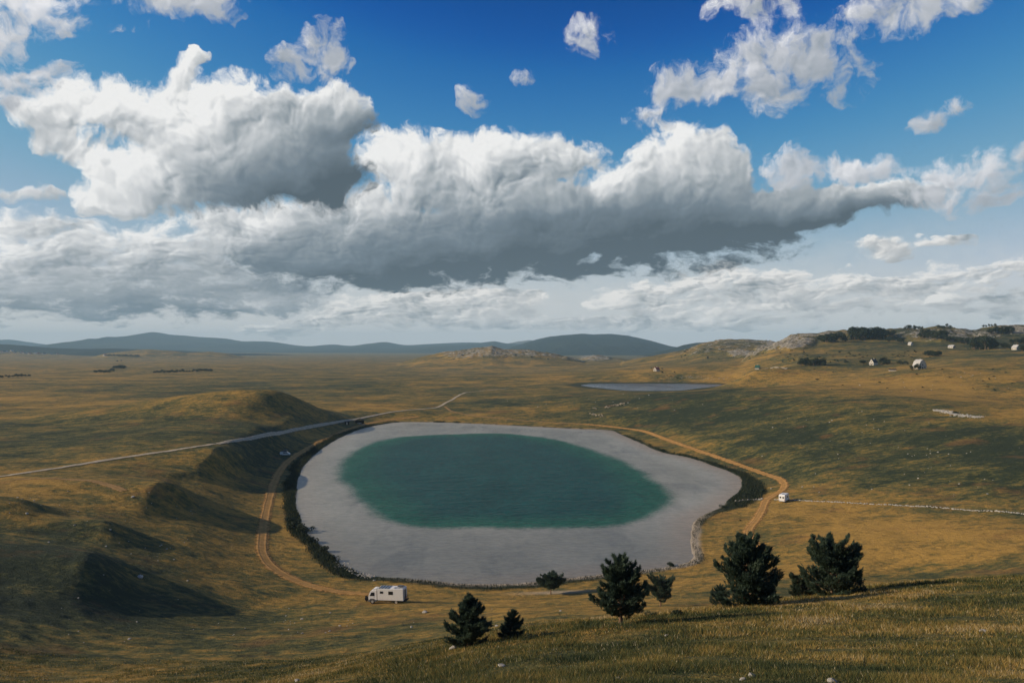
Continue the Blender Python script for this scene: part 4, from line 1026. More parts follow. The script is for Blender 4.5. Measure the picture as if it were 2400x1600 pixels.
grove(2345, 2365, 811, 812, 14, 2, R + 'right edge below the white farmhouse', 'trees at the right edge')
grove(2125, 2160, 819, 820, 12, 8, R + 'wedge-shaped thicket below the slope wood', 'wedge thicket', dv=3)
grove(1838, 1892, 841, 840, 14, 14, R + 'long clipped-looking grove in the fields', 'long grove in the fields', dv=2)
grove(1978, 1985, 838, 838, 9, 2, R + 'tiny pair left of the black roofed house', 'pair by the black roofed house')
grove(2022, 2031, 838, 838, 13, 2, R + 'round clump right of the black roofed house', 'clump by the black roofed house')
grove(2033, 2041, 838, 838, 10, 2, R + 'low clump further right of the black roofed house', 'low clump by the house')
grove(2065, 2084, 838, 838, 8, 5, R + 'low hedge between the two farmhouses', 'hedge between farmhouses')
grove(2094, 2108, 849, 849, 12, 3, R + 'round clump before the tall white roofed house', 'clump by the tall house')
grove(2040, 2055, 786, 786, 8, 3, R + 'short row under the largest hilltop wood', 'row under the hilltop wood')
grove(2066, 2074, 788, 788, 10, 2, R + 'pair above the small white shed', 'pair by the shed')
grove(218, 262, 858, 857, 6, 9, R + 'short hedgerow on the far plain at left', 'short far hedgerow', wid=1.3)
grove(355, 486, 857, 853, 5.5, 24, R + 'long hedgerow across the far plain', 'long far hedgerow', wid=1.4, dv=1)
grove(0, 66, 868, 866, 6, 10, R + 'hedgerow at the left edge of the plain', 'left edge hedgerow', wid=1.4)
grove(250, 318, 819, 820, 5, 12, R + 'distant tree line below the pale far hill', 'distant tree line', wid=1.5, dv=1)
grove(262, 284, 847, 846, 7, 7, R + 'dark thicket alone on the plain at left', 'plain thicket', wid=1.5, dv=1)
grove(269, 280, 831, 831, 4, 2, R + 'far pair standing alone on the plain', 'far pair')
# juniper dots on the rough pasture
def scatter_bush(ua, ub, va, vb, n, hpx, label, group, name='juniper_bush'):
    for i in range(n):
        u, v = rng.uniform(ua, ub), rng.uniform(va, vb)
        x, y, z = hit(u, v)
        plant(BUSHES, x, y, z, hpx / FP * y * rng.uniform(0.6, 1.3), rng.uniform(0.9, 1.4), label, group, name, 'bush')
scatter_bush(1790, 2000, 805, 832, 46, 3.2, 'small dark juniper on the rough pasture below the rocky hill', 'junipers on the rough pasture')
scatter_bush(2040, 2140, 806, 822, 24, 3.2, 'small dark juniper on the knoll above the farmhouses', 'junipers above the farmhouses')
scatter_bush(1560, 1760, 800, 830, 26, 3.0, 'small dark juniper on the pale rocky hill left of the woods', 'junipers on the pale rocky hill')
scatter_bush(1840, 2350, 845, 900, 26, 3.2, 'small dark bush in the sunlit fields below the farmhouses', 'bushes in the sunlit fields')
scatter_bush(1480, 1560, 846, 876, 9, 3.0, 'small dark bush on the rise behind the pond', 'bushes behind the pond')
scatter_bush(1040, 1280, 806, 826, 18, 3.0, 'small dark bush on the rocky hill in the centre distance', 'bushes on the central rocky hill')
def bush_px(u, v, hpx, wid, label, ymin=0, name='bush'):
    x, y, z = hit(u, v, ymin)
    plant(BUSHES, x, y, z, hpx / FP * y, wid, label, None, name, 'bush')
bush_px(1548, 1414, 20, 1.25, 'small rounded dark bush in the grass left of the largest pine')
bush_px(1500, 1414, 9, 2.4, 'low spreading bush beside a small rounded bush')
bush_px(1262, 1462, 13, 1.7, 'low dark shrub to the right of the small scrubby pine')
bush_px(1225, 1466, 14, 2.0, 'low straggling shrub touching the small scrubby pine')
bush_px(1545, 1300, 12, 1.4, 'small dark bush standing at the water edge of the near shore', 120)
bush_px(2191, 949, 7, 1.5, 'dark bush growing above the pale scree patch')
bush_px(1700, 1196, 4, 1.2, 'tiny bush on the meadow right of the lake')
bush_px(700, 1222, 25, 1.15, 'largest dark willow bush on the left lake bank')
bush_px(680, 1212, 23, 1.1, 'dark willow bush behind the largest one on the left bank')
bush_px(712, 1246, 20, 1.2, 'dark willow bush below the largest one on the left bank')
bush_px(738, 1266, 17, 1.3, 'rounded bush between the large willows and the rubble')
bush_px(766, 1288, 20, 0.8, 'small upright bush nearest the rubble on the left bank')
bush_px(664, 1196, 16, 1.1, 'low bush at the upper end of the willow clump')
bush_px(1738, 1130, 15, 1.6, 'low dark willow in the reedy corner right of the lake')
bush_px(1712, 1140, 11, 1.8, 'smaller willow at the water in the reedy right corner')
bush_px(1660, 1166, 9, 1.4, 'small dark bush on the right bank below the stone wall')

# ------------------------------------------------------------------ sedge belt and grass
def blades(name, label, X, Y, Z, hgt, wid, tint, mat, seed, bend=0.35):
    r2 = np.random.default_rng(seed); n = len(X)
    an = r2.uniform(0, 6.283, n); ca, sa = np.cos(an), np.sin(an)
    ba = r2.uniform(0, 6.283, n); bd = bend * r2.uniform(0.2, 1.0, n) * hgt
    V = np.zeros((n, 3, 3))
    V[:, 0] = np.stack([X - ca * wid, Y - sa * wid, Z - 0.02], 1); V[:, 1] = np.stack([X + ca * wid, Y + sa * wid, Z - 0.02], 1)
    V[:, 2] = np.stack([X + np.cos(ba) * bd, Y + np.sin(ba) * bd, Z + hgt], 1)
    o = np_mesh(name, V.reshape(-1, 3), np.arange(n * 3).reshape(-1, 3), mat, False, dict(tint=np.repeat(tint, 3)))
    return tag(o, label, kind='stuff')
def blade_mat(name, stops):
    mt, T = material(name)
    r = T.n('ShaderNodeValToRGB'); c = r.color_ramp
    while len(c.elements) < len(stops): c.elements.new(0.5)
    for e, (pp, col) in zip(c.elements, stops): e.position = pp; e.color = (*col, 1)
    T.put(r.inputs[0], T.attr('tint'))
    dif = T.principled(r.outputs[0], 0.75, 0.15)
    tl = T.n('ShaderNodeBsdfTranslucent'); T.put(tl.inputs[0], r.outputs[0])
    mx = T.n('ShaderNodeMixShader', in_0=0.3); T.put(mx.inputs[1], dif); T.put(mx.inputs[2], tl.outputs[0])
    T.out(mx.outputs[0])
    return mt
sedge_m = blade_mat('sedge', [(0, (0.012, 0.022, 0.016)), (0.6, (0.032, 0.045, 0.024)), (1, (0.085, 0.080, 0.035))])
r2 = np.random.default_rng(5)
w_ = np.where((LSD > 0.3) & (LSD < 26) & (SEDGE > 0.35) & (YY < 640), (YY + 40) ** 2 * 1.0, 0).ravel()
idx = r2.choice(len(w_), 46000, p=w_ / w_.sum())
gx = XX.ravel()[idx] + r2.normal(0, 1, len(idx)) * 0.0018 * (YY.ravel()[idx] + 40); gy = YY.ravel()[idx] + r2.normal(0, 1, len(idx)) * 0.004 * (YY.ravel()[idx] + 40)
ok = zs(gx, gy) > 0.06; gx, gy = gx[ok], gy[ok]
left = (gx < -38) | (gx > 78)
hh = np.where(left, r2.uniform(0.35, 0.95, len(gx)), r2.uniform(0.2, 0.5, len(gx))) * (1 + 0.4 * fbm(gx / 7., gy / 7., 2, 401))
blades('sedge_belt', 'dark green sedge and reeds fringing the lake shore', gx, gy, zs(gx, gy), hh, hh * 0.14, np.clip(r2.uniform(0, 1, len(gx)) ** 1.5, 0, 1), sedge_m, 6)
grass_m = blade_mat('meadow_grass', [(0.0, (0.034, 0.052, 0.026)), (0.28, (0.080, 0.092, 0.034)), (0.50, (0.165, 0.145, 0.044)), (0.72, (0.34, 0.23, 0.062)), (0.90, (0.46, 0.29, 0.10)), (1.0, (0.56, 0.48, 0.31))])
n = 760000
yy_ = np.exp(r2.uniform(math.log(9.5), math.log(92.0), n)); ss = r2.uniform(-0.74, 0.74, n); xx_ = ss * (yy_ + 2)
zz_ = zs(xx_, yy_)
vis = (zz_ > 5) & (HC - zz_ < 0.62 * yy_ + 3)
xx_, yy_, zz_ = xx_[vis], yy_[vis], zz_[vis]
n = len(xx_)
s1, t1 = st(xx_, yy_)
ii = np.clip(((t1 - T0) / (T1 - T0) * (NR - 1)).astype(int), 0, NR - 1); jj = np.clip(((s1 - S0) / (S1 - S0) * (NCOL - 1)).astype(int), 0, NCOL - 1)
dr = DRYG[ii, jj]
pat = fbm(xx_ / 5., yy_ / 5., 4, 411, 0.55); pat2 = fbm(xx_ / 1.1, yy_ / 1.1, 2, 421)
pat = np.clip(pat * 2.2, -1, 1) * 0.5
tint = np.clip(dr * 0.75 + 0.15 + pat * 0.62 + pat2 * 0.24 + r2.normal(0, 0.20, n), 0, 0.97)
flower = r2.random(n) < 0.02
tint[flower] = 1.0
hh = r2.uniform(0.03, 0.095, n) * (1 + 1.5 * np.clip(fbm(xx_ / 1.6, yy_ / 1.6, 3, 431), -0.5, 1) - 0.35 * pat) * np.clip(0.85 + yy_ / 60, 1, 1.7)
hh[flower] *= 0.9
ww = 0.0055 * np.clip(yy_ / 12., 1, 6) * r2.uniform(0.7, 1.4, n)
blades('meadow_grass', 'tall dry meadow grass on the near slope', xx_, yy_, zz_, hh, ww, tint, grass_m, 7, 1.1)

# ------------------------------------------------------------------ vehicles
def paint(name, c, rough=0.35, spec=0.5, metallic=0.0, dirt=0.25, dirtc=(0.30, 0.24, 0.17)):
    mt, T = material(name)
    n = T.noise(T.obj(), 1.6, 5, 0.65); z = T.sep(T.obj())[2]
    col = T.mix(T.m('MULTIPLY', T.m('MULTIPLY', T.mr(n, 0.45, 0.75), T.mr(z, 2.2, 0.3)), dirt), (*c, 1), (*dirtc, 1))
    T.out(T.principled(col, rough, spec, None, metallic))
    return mt
white_p = paint('white_paint', (0.80, 0.79, 0.76)); grey_p = paint('grey_plastic', (0.10, 0.105, 0.11), 0.6); black_p = paint('black_rubber', (0.018, 0.018, 0.02), 0.85, 0.2)
glass_p = paint('dark_glass', (0.012, 0.014, 0.016), 0.08, 0.6, dirt=0); panel_p = paint('solar_panel', (0.03, 0.035, 0.05), 0.15, 0.6, dirt=0); alu_p = paint('aluminium', (0.55, 0.56, 0.57), 0.4, 0.5, 0.6, 0.1)
red_p = paint('red_lamp', (0.35, 0.03, 0.02), 0.3); pale_p = paint('pale_van_paint', (0.62, 0.66, 0.64)); tent_p = paint('grey_canvas', (0.06, 0.065, 0.07), 0.9, 0.1); rust_p = paint('orange_red_paint', (0.45, 0.09, 0.05), 0.5)
def boxv(V, F, x0, x1, y0, y1, z0, z1):
    b = len(V)
    V += [(x0, y0, z0), (x1, y0, z0), (x1, y1, z0), (x0, y1, z0), (x0, y0, z1), (x1, y0, z1), (x1, y1, z1), (x0, y1, z1)]
    F += [tuple(b + i for i in f) for f in ((0, 3, 2, 1), (4, 5, 6, 7), (0, 1, 5, 4), (1, 2, 6, 5), (2, 3, 7, 6), (3, 0, 4, 7))]
def prism(V, F, poly, y0, y1):
    b = len(V); n = len(poly)
    V += [(x, y0, z) for x, z in poly] + [(x, y1, z) for x, z in poly]
    F.append(tuple(b + i for i in range(n))); F.append(tuple(b + n + i for i in reversed(range(n))))
    for i in range(n): F.append((b + i, b + n + i, b + n + (i + 1) % n, b + (i + 1) % n))
def cyl(V, F, c, r, w, axis='y', n=18):
    b = len(V)
    for s_ in (-w / 2, w / 2):
        for k in range(n):
            a = 2 * math.pi * k / n
            if axis == 'y': V.append((c[0] + r * math.cos(a), c[1] + s_, c[2] + r * math.sin(a)))
            elif axis == 'x': V.append((c[0] + s_, c[1] + r * math.cos(a), c[2] + r * math.sin(a)))
            else: V.append((c[0] + r * math.cos(a), c[1] + r * math.sin(a), c[2] + s_))
    F.append(tuple(b + i for i in reversed(range(n)))); F.append(tuple(b + n + i for i in range(n)))
    for k in range(n): F.append((b + k, b + (k + 1) % n, b + n + (k + 1) % n, b + n + k))
def part(name, fn, mat, parent, bevel=0.0, smooth=False):
    V, F = [], []; fn(V, F)
    o = new_mesh(name, V, F, mat, parent, smooth)
    bm = bmesh.new(); bm.from_mesh(o.data); bmesh.ops.recalc_face_normals(bm, faces=bm.faces)
    if bevel: bmesh.ops.bevel(bm, geom=bm.edges[:], offset=bevel, segments=2, affect='EDGES', clamp_overlap=True)
    bm.to_mesh(o.data); bm.free()
    return o
def wheel(parent, x, y, z, r, w):
    o = part('wheel', lambda V, F: cyl(V, F, (x, y, z), r, w), black_p, parent, 0.03)
    part('rim', lambda V, F: cyl(V, F, (x, y, z), r * 0.55, w + 0.03), alu_p, o)
    return o
def place(name, label, cat, u, v, rz, ymin=0, tilt=(0, 0), group=None, dz=0.0):
    x, y, z = hit(u, v, ymin)
    o = thing(name, label, cat, (x, y, z + dz), rz, group)
    o.rotation_euler = (tilt[0], tilt[1], rz)
    return o
# expedition truck
t = place('camper_truck', 'white expedition camper truck parked on the grass by the near lake shore', 'camper', 893, 1384, -0.20, 90, (0.0, -0.035), dz=0.08)
cab = part('cab', lambda V, F: prism(V, F, [(-3.95, 0.75), (-3.98, 1.25), (-3.88, 1.75), (-3.55, 2.50), (-3.25, 2.72), (-2.15, 2.78), (-2.10, 0.75)], -1.12, 1.12), white_p, t, 0.07)
part('windscreen', lambda V, F: prism(V, F, [(-3.925, 1.72), (-3.60, 2.46), (-3.57, 2.44), (-3.87, 1.72)], -0.98, 0.98), glass_p, cab)
for s_ in (-1, 1): part('side_window', lambda V, F: prism(V, F, [(-3.62, 1.62), (-3.30, 2.32), (-2.62, 2.36), (-2.60, 1.62)], s_ * 1.125 - 0.012, s_ * 1.125 + 0.012), glass_p, cab)
part('door_handle', lambda V, F: boxv(V, F, -2.80, -2.62, -1.155, -1.13, 1.40, 1.46), grey_p, cab)
part('roof_fairing', lambda V, F: prism(V, F, [(-3.2, 2.77), (-2.95, 2.98), (-2.3, 3.06), (-2.25, 2.80)], -0.9, 0.6), white_p, t, 0.05)
part('bumper', lambda V, F: boxv(V, F, -4.12, -2.2, -1.14, 1.14, 0.42, 0.78), grey_p, t, 0.05)
part('front_wheel_arch', lambda V, F: prism(V, F, [(-3.75, 0.76), (-3.55, 1.06), (-2.75, 1.06), (-2.5, 0.76)], -1.17, -1.10), grey_p, t)
part('bull_bar', lambda V, F: (boxv(V, F, -4.55, -4.42, -0.95, 0.9, 0.35, 1.15), boxv(V, F, -4.42, -4.1, -0.8, -0.65, 0.5, 0.65), boxv(V, F, -4.42, -4.1, 0.65, 0.8, 0.5, 0.65)), black_p, t, 0.04)
wheel_sp = part('spare_wheel', lambda V, F: cyl(V, F, (-4.66, -0.55, 0.95), 0.48, 0.26, 'x'), black_p, t, 0.03)
box = part('living_box', lambda V, F: boxv(V, F, -1.95, 3.55, -1.20, 1.20, 0.78, 3.12), white_p, t, 0.04)
for x0, x1, z0, z1 in ((-1.35, -0.75, 2.22, 2.58), (0.45, 1.32, 2.02, 2.60)):
    f = part('window', lambda V, F: boxv(V, F, x0 - 0.05, x1 + 0.05, -1.225, -1.19, z0 - 0.05, z1 + 0.05), grey_p, box)
    part('pane', lambda V, F: boxv(V, F, x0, x1, -1.235, -1.22, z0, z1), glass_p, f)
for k in range(4): part('solar_panel', lambda V, F: boxv(V, F, -1.75 + k * 0.62, -1.37 + k * 0.62, -1.0, 1.05, 3.15, 3.20), panel_p, t)
part('roof_hatch', lambda V, F: boxv(V, F, 0.95, 1.55, -0.75, 0.2, 3.12, 3.26), white_p, t, 0.03)
part('roof_rack', lambda V, F: [boxv(V, F, 1.7, 3.4, y_ - 0.03, y_ + 0.03, 3.16, 3.24) for y_ in (-0.9, -0.3, 0.3, 0.9)] + [boxv(V, F, x_ - 0.03, x_ + 0.03, -0.95, 0.95, 3.12, 3.18) for x_ in (1.8, 2.5, 3.3)], alu_p, t)
part('roof_box', lambda V, F: boxv(V, F, 2.0, 3.1, 0.0, 0.8, 3.245, 3.45), grey_p, t, 0.03)
part('chassis', lambda V, F: boxv(V, F, -3.9, 3.5, -0.75, 0.75, 0.45, 0.77), black_p, t)
for x_ in (-3.1, 2.0):
    for y_ in (-0.98, 0.98): wheel(t, x_, y_, 0.46, 0.48, 0.32)
part('rear_ladder', lambda V, F: [boxv(V, F, 3.58, 3.63, y_ - 0.03, y_ + 0.03, 0.9, 3.1) for y_ in (-0.95, -0.5)] + [boxv(V, F, 3.58, 3.63, -0.95, -0.5, z_ - 0.025, z_ + 0.025) for z_ in (1.1, 1.5, 1.9, 2.3, 2.7)], alu_p, t)
part('rear_door', lambda V, F: boxv(V, F, 3.55, 3.60, -0.3, 0.7, 0.95, 2.75), grey_p, t)
rk = part('rear_carrier', lambda V, F: boxv(V, F, 3.6, 4.05, -1.0, 1.0, 0.62, 0.72), black_p, t)
bike = thing('bicycle', 'bicycle hung on the rear carrier of the white camper truck', 'bicycle', t.matrix_world @ Vector((0, 0, 0)))
bpy.context.view_layer.update()
bike.matrix_world = t.matrix_world @ Matrix.Translation((3.86, 0.0, 0.74))
for y_ in (-0.55, 0.55):
    def ring(V, F, y_=y_):
        n_, m_ = 20, 6; b = len(V)
        for i in range(n_):
            a = 6.28318 * i / n_
            for j in range(m_):
                c_ = 6.28318 * j / m_; r_ = 0.33 + 0.028 * math.cos(c_)
                V.append((0.028 * math.sin(c_), y_ + r_ * math.cos(a), 0.36 + r_ * math.sin(a)))
        for i in range(n_):
            for j in range(m_): F.append((b + i * m_ + j, b + ((i + 1) % n_) * m_ + j, b + ((i + 1) % n_) * m_ + (j + 1) % m_, b + i * m_ + (j + 1) % m_))
    wobj = part('wheel', ring, black_p, bike)
def bar(V, F, a, b, r):
    W = []; tube_path(W, F_ := [], [Vector(a), Vector(b)], [r, r], 6)
    k = len(V); V += [w[:] for w in W]; F += [tuple(k + i for i in f) for f in F_]
part('frame', lambda V, F: [bar(V, F, a, b, 0.022) for a, b in [((0, -0.55, .36), (0, -0.15, .38)), ((0, -0.15, .38), (0, -0.25, .85)), ((0, -0.55, .36), (0, -0.25, .85)), ((0, -0.25, .80), (0, 0.35, .82)), ((0, -0.15, .38), (0, 0.35, .82)), ((0, 0.35, .95), (0, 0.55, .36))]], rust_p, bike)
part('handlebar', lambda V, F: bar(V, F, (-0.24, 0.36, 0.98), (0.24, 0.36, 0.98), 0.018), black_p, bike)
part('saddle', lambda V, F: boxv(V, F, -0.06, 0.06, -0.40, -0.14, 0.86, 0.91), black_p, bike, 0.02)
# van with pop-up roof, left shore
t = place('camper_van', 'small pale van with its pop-up roof raised, parked in shade by the left track', 'van', 655, 1046, 0.05, 200, dz=0.05)
body = part('body', lambda V, F: prism(V, F, [(-2.45, 0.35), (-2.48, 1.2), (-2.38, 1.92), (-2.2, 1.98), (0.95, 1.98), (1.65, 1.35), (2.35, 1.12), (2.45, 0.7), (2.42, 0.35)], -0.92, 0.92), pale_p, t, 0.06)
part('windscreen', lambda V, F: prism(V, F, [(1.0, 1.96), (1.66, 1.37), (1.70, 1.39), (1.06, 1.99)], -0.78, 0.78), glass_p, body)
for s_ in (-1, 1):
    part('side_window', lambda V, F: boxv(V, F, -0.75, 0.45, s_ * 0.925 - 0.012, s_ * 0.925 + 0.012, 1.25, 1.78), glass_p, body)
    part('door_window', lambda V, F: prism(V, F, [(0.55, 1.25), (0.55, 1.78), (0.95, 1.78), (1.48, 1.28)], s_ * 0.925 - 0.012, s_ * 0.925 + 0.012), glass_p, body)
    part('headlight', lambda V, F: boxv(V, F, 2.36, 2.46, s_ * 0.7 - 0.14, s_ * 0.7 + 0.14, 0.78, 0.98), alu_p, body)
part('popup_tent', lambda V, F: prism(V, F, [(-2.1, 1.99), (0.7, 1.99), (0.75, 2.75), (0.5, 2.78)], -0.72, 0.72), tent_p, t)
part('popup_roof', lambda V, F: prism(V, F, [(-2.15, 2.0), (0.82, 2.80), (0.80, 2.88), (-2.2, 2.08)], -0.8, 0.8), grey_p, t)
part('bumper', lambda V, F: boxv(V, F, 2.40, 2.52, -0.88, 0.88, 0.35, 0.55), grey_p, t)
for x_ in (-1.55, 1.55):
    for y_ in (-0.82, 0.82): wheel(t, x_, y_, 0.33, 0.34, 0.22)
# small motorhome, right end of the lake
t = place('motorhome', 'small white motorhome with two square rear windows, beside the stone wall right of the lake', 'camper', 1801, 1152, 0.95, 180, dz=0.05)
body = part('body', lambda V, F: prism(V, F, [(-2.6, 0.5), (-2.62, 2.35), (-2.4, 2.72), (1.6, 2.78), (2.1, 2.45), (1.75, 1.95), (1.85, 0.5)], -1.05, 1.05), white_p, t, 0.08)
part('cab', lambda V, F: prism(V, F, [(1.75, 0.5), (1.75, 1.95), (2.35, 1.35), (2.95, 1.12), (3.0, 0.5)], -0.92, 0.92), white_p, t, 0.06)
part('windscreen', lambda V, F: prism(V, F, [(1.82, 1.93), (2.36, 1.38), (2.40, 1.40), (1.88, 1.95)], -0.8, 0.8), glass_p, t)
for y_ in (-0.48, 0.48): part('rear_window', lambda V, F: boxv(V, F, -2.66, -2.60, y_ - 0.27, y_ + 0.27, 1.55, 2.05), glass_p, body)
for s_ in (-1, 1):
    part('side_window', lambda V, F: boxv(V, F, -0.4, 0.9, s_ * 1.06 - 0.012, s_ * 1.06 + 0.012, 1.5, 2.0), glass_p, body)
    part('tail_light', lambda V, F: boxv(V, F, -2.65, -2.60, s_ * 0.88 - 0.09, s_ * 0.88 + 0.09, 0.75, 0.95), red_p, body)
part('rear_bumper', lambda V, F: boxv(V, F, -2.72, -2.55, -1.0, 1.0, 0.38, 0.52), grey_p, t)
part('roof_vent', lambda V, F: boxv(V, F, -1.2, -0.6, -0.3, 0.3, 2.76, 2.86), grey_p, t)
for x_ in (-1.5, 2.2):
    for y_ in (-0.9, 0.9): wheel(t, x_, y_, 0.34, 0.35, 0.22)

# ------------------------------------------------------------------ buildings
def wallm(name, c, c2, s=1.0):
    mt, T = material(name)
    n = T.noise(T.obj(), 0.8 * s, 5, 0.65)
    T.out(T.principled(T.mix(T.mr(n, 0.3, 0.7), c, c2), 0.85, 0.2, T.bump(n, 0.3, 0.05)))
    return mt
plaster = wallm('white_plaster', (0.40, 0.37, 0.32), (0.55, 0.52, 0.47)); stonew = wallm('pale_stone_wall', (0.36, 0.32, 0.26), (0.55, 0.50, 0.42), 3); timber = wallm('dark_timber', (0.035, 0.026, 0.020), (0.085, 0.060, 0.042), 4)
sheet = wallm('white_sheet_metal', (0.36, 0.35, 0.34), (0.47, 0.46, 0.45)); slate = wallm('dark_slate', (0.030, 0.034, 0.042), (0.055, 0.060, 0.070)); greenr = wallm('green_sheet_metal', (0.02, 0.065, 0.05), (0.03, 0.10, 0.075)); redr = wallm('red_sheet_metal', (0.30, 0.05, 0.035), (0.42, 0.08, 0.05))
def gable_house(label, u, v, W, D, hw, hr, rz, wm_, rm_, ymin=0, detail=True, name='house', cat='house', group=None, gamb=0.0):
    t = place(name, label, cat, u, v, rz, ymin, group=group, dz=-0.15)
    a, b = W / 2, D / 2
    if gamb: prof = [(-a, 0), (-a, hw), (-a * 0.62, hw + hr * 0.70), (0, hw + hr), (a * 0.62, hw + hr * 0.70), (a, hw), (a, 0)]
    else: prof = [(-a, 0), (-a, hw), (0, hw + hr), (a, hw), (a, 0)]
    part('wall', lambda V, F: prism(V, F, prof, -b, b), wm_, t)
    e = 0.35; th = 0.16
    def roof(V, F):
        pr = prof[1:-1]
        ext = [(pr[0][0] - e, pr[0][1] - e * hr / a * (1.4 if gamb else 1))] + pr[1:-1] + [(pr[-1][0] + e, pr[-1][1] - e * hr / a * (1.4 if gamb else 1))]
        up = [(x, z + th + 0.03) for x, z in ext]; lo = [(x, z + 0.03) for x, z in reversed(ext)]
        prism(V, F, up + lo, -b - 0.4, b + 0.4)
    rf = part('roof', roof, rm_, t)
    if detail:
        part('chimney', lambda V, F: boxv(V, F, a * 0.25 - 0.3, a * 0.25 + 0.3, -0.3, 0.3, hw + hr * 0.6, hw + hr + 0.9), stonew, rf)
        part('door', lambda V, F: boxv(V, F, -0.5, 0.5, -b - 0.03, -b + 0.02, 0.1, 2.1), timber, t)
        for x_, z_ in ((-a * 0.6, 1.0), (a * 0.6, 1.0), (0, hw + 0.35)):
            f = part('window', lambda V, F: boxv(V, F, x_ - 0.5, x_ + 0.5, -b - 0.05, -b + 0.02, z_, z_ + 1.1), timber, t)
            part('pane', lambda V, F: boxv(V, F, x_ - 0.4, x_ + 0.4, -b - 0.07, -b - 0.04, z_ + 0.1, z_ + 1.0), glass_p, f)
        for y_ in (-b * 0.5, b * 0.5):
            f = part('window', lambda V, F: boxv(V, F, -a - 0.05, -a + 0.02, y_ - 0.45, y_ + 0.45, 1.0, 2.0), timber, t)
            part('pane', lambda V, F: boxv(V, F, -a - 0.07, -a - 0.04, y_ - 0.35, y_ + 0.35, 1.1, 1.9), glass_p, f)
    return t
gable_house('tall house with a rounded white barn roof in the right-hand fields', 2112, 847, 7.0, 9.0, 3.0, 5.4, 0.12, stonew, sheet, 450, gamb=1)
gable_house('white gabled house with a black roof among small trees', 2006, 838, 6.0, 8.0, 3.4, 4.2, -1.0, plaster, slate, 600)
gable_house('small cabin with a dark green roof alone in the fields', 1740, 848, 5.5, 5.5, 2.6, 3.4, 1.0, stonew, greenr, 600)
gable_house('small white hut with a red roof on the plain behind the pond', 1508, 852, 6.0, 7.0, 2.6, 3.4, -0.95, plaster, redr, 800)
gable_house('white farmhouse with a pale roof at the right edge below the woods', 2334, 803, 6.5, 7.5, 3.0, 3.2, 0.2, plaster, sheet, 500)
gable_house('low white building below the belt of trees on the right hillside', 2186, 799, 5.5, 8.0, 2.2, 2.0, 0.4, plaster, sheet, 500)
gable_house('tiny white shed under the pair of trees on the right hillside', 2091, 793, 5.0, 5.0, 2.6, 2.4, 0.5, plaster, sheet, 500, detail=False, name='shed', cat='shed')
gable_house('low ruined stone hut left of the tall white roofed house', 2050, 852, 5.0, 7.0, 1.6, 1.0, 1.2, stonew, timber, 450, detail=False, name='stone_hut', cat='hut')
# timber shelter by the road
t = place('timber_shelter', 'dark timber shelter with an open front beside the gravel road', 'shelter', 826, 973, 0.18, 380, dz=-0.05)
for x_ in (-3.0, -1.0, 1.0, 3.0):
    for y_ in (-1.8, 1.8): part('post', lambda V, F: boxv(V, F, x_ - 0.11, x_ + 0.11, y_ - 0.11, y_ + 0.11, -0.2, 2.5), timber, t)
part('back_wall', lambda V, F: boxv(V, F, -3.0, 3.0, 1.84, 1.95, 0.0, 2.4), timber, t)
part('side_wall', lambda V, F: boxv(V, F, 3.02, 3.12, -1.8, 1.8, 0.0, 2.4), timber, t)
part('roof', lambda V, F: prism(V, F, [(-3.6, 2.30), (0, 3.65), (3.6, 2.30), (3.6, 2.46), (0, 3.83), (-3.6, 2.46)], -2.4, 2.4), timber, t)
part('counter', lambda V, F: boxv(V, F, -1.6, 1.4, -1.5, -1.2, 0.0, 1.0), stonew, t)
t = place('picnic_table', 'pale picnic table in front of the dark timber shelter', 'table', 833, 977, 0.18, 380)
part('table_top', lambda V, F: boxv(V, F, -1.3, 1.3, -0.4, 0.4, 0.72, 0.78), stonew, t)
for x_ in (-0.9, 0.9): part('leg', lambda V, F: boxv(V, F, x_ - 0.06, x_ + 0.06, -0.35, 0.35, -0.1, 0.715), timber, t)
for y_ in (-0.75, 0.75): part('bench', lambda V, F: boxv(V, F, -1.3, 1.3, y_ - 0.14, y_ + 0.14, 0.40, 0.45), stonew, t)
t = place('storage_hut', 'small dark hut left of the timber shelter by the road', 'hut', 797, 975, 0.18, 380, dz=-0.05)
part('wall', lambda V, F: boxv(V, F, -1.6, 1.6, -1.3, 1.3, -0.1, 2.0), timber, t)
part('roof', lambda V, F: prism(V, F, [(-1.9, 2.02), (1.9, 2.35), (1.9, 2.47), (-1.9, 2.14)], -1.6, 1.6), slate, t)
part('door', lambda V, F: boxv(V, F, -0.4, 0.4, -1.34, -1.29, 0.0, 1.8), stonew, t)
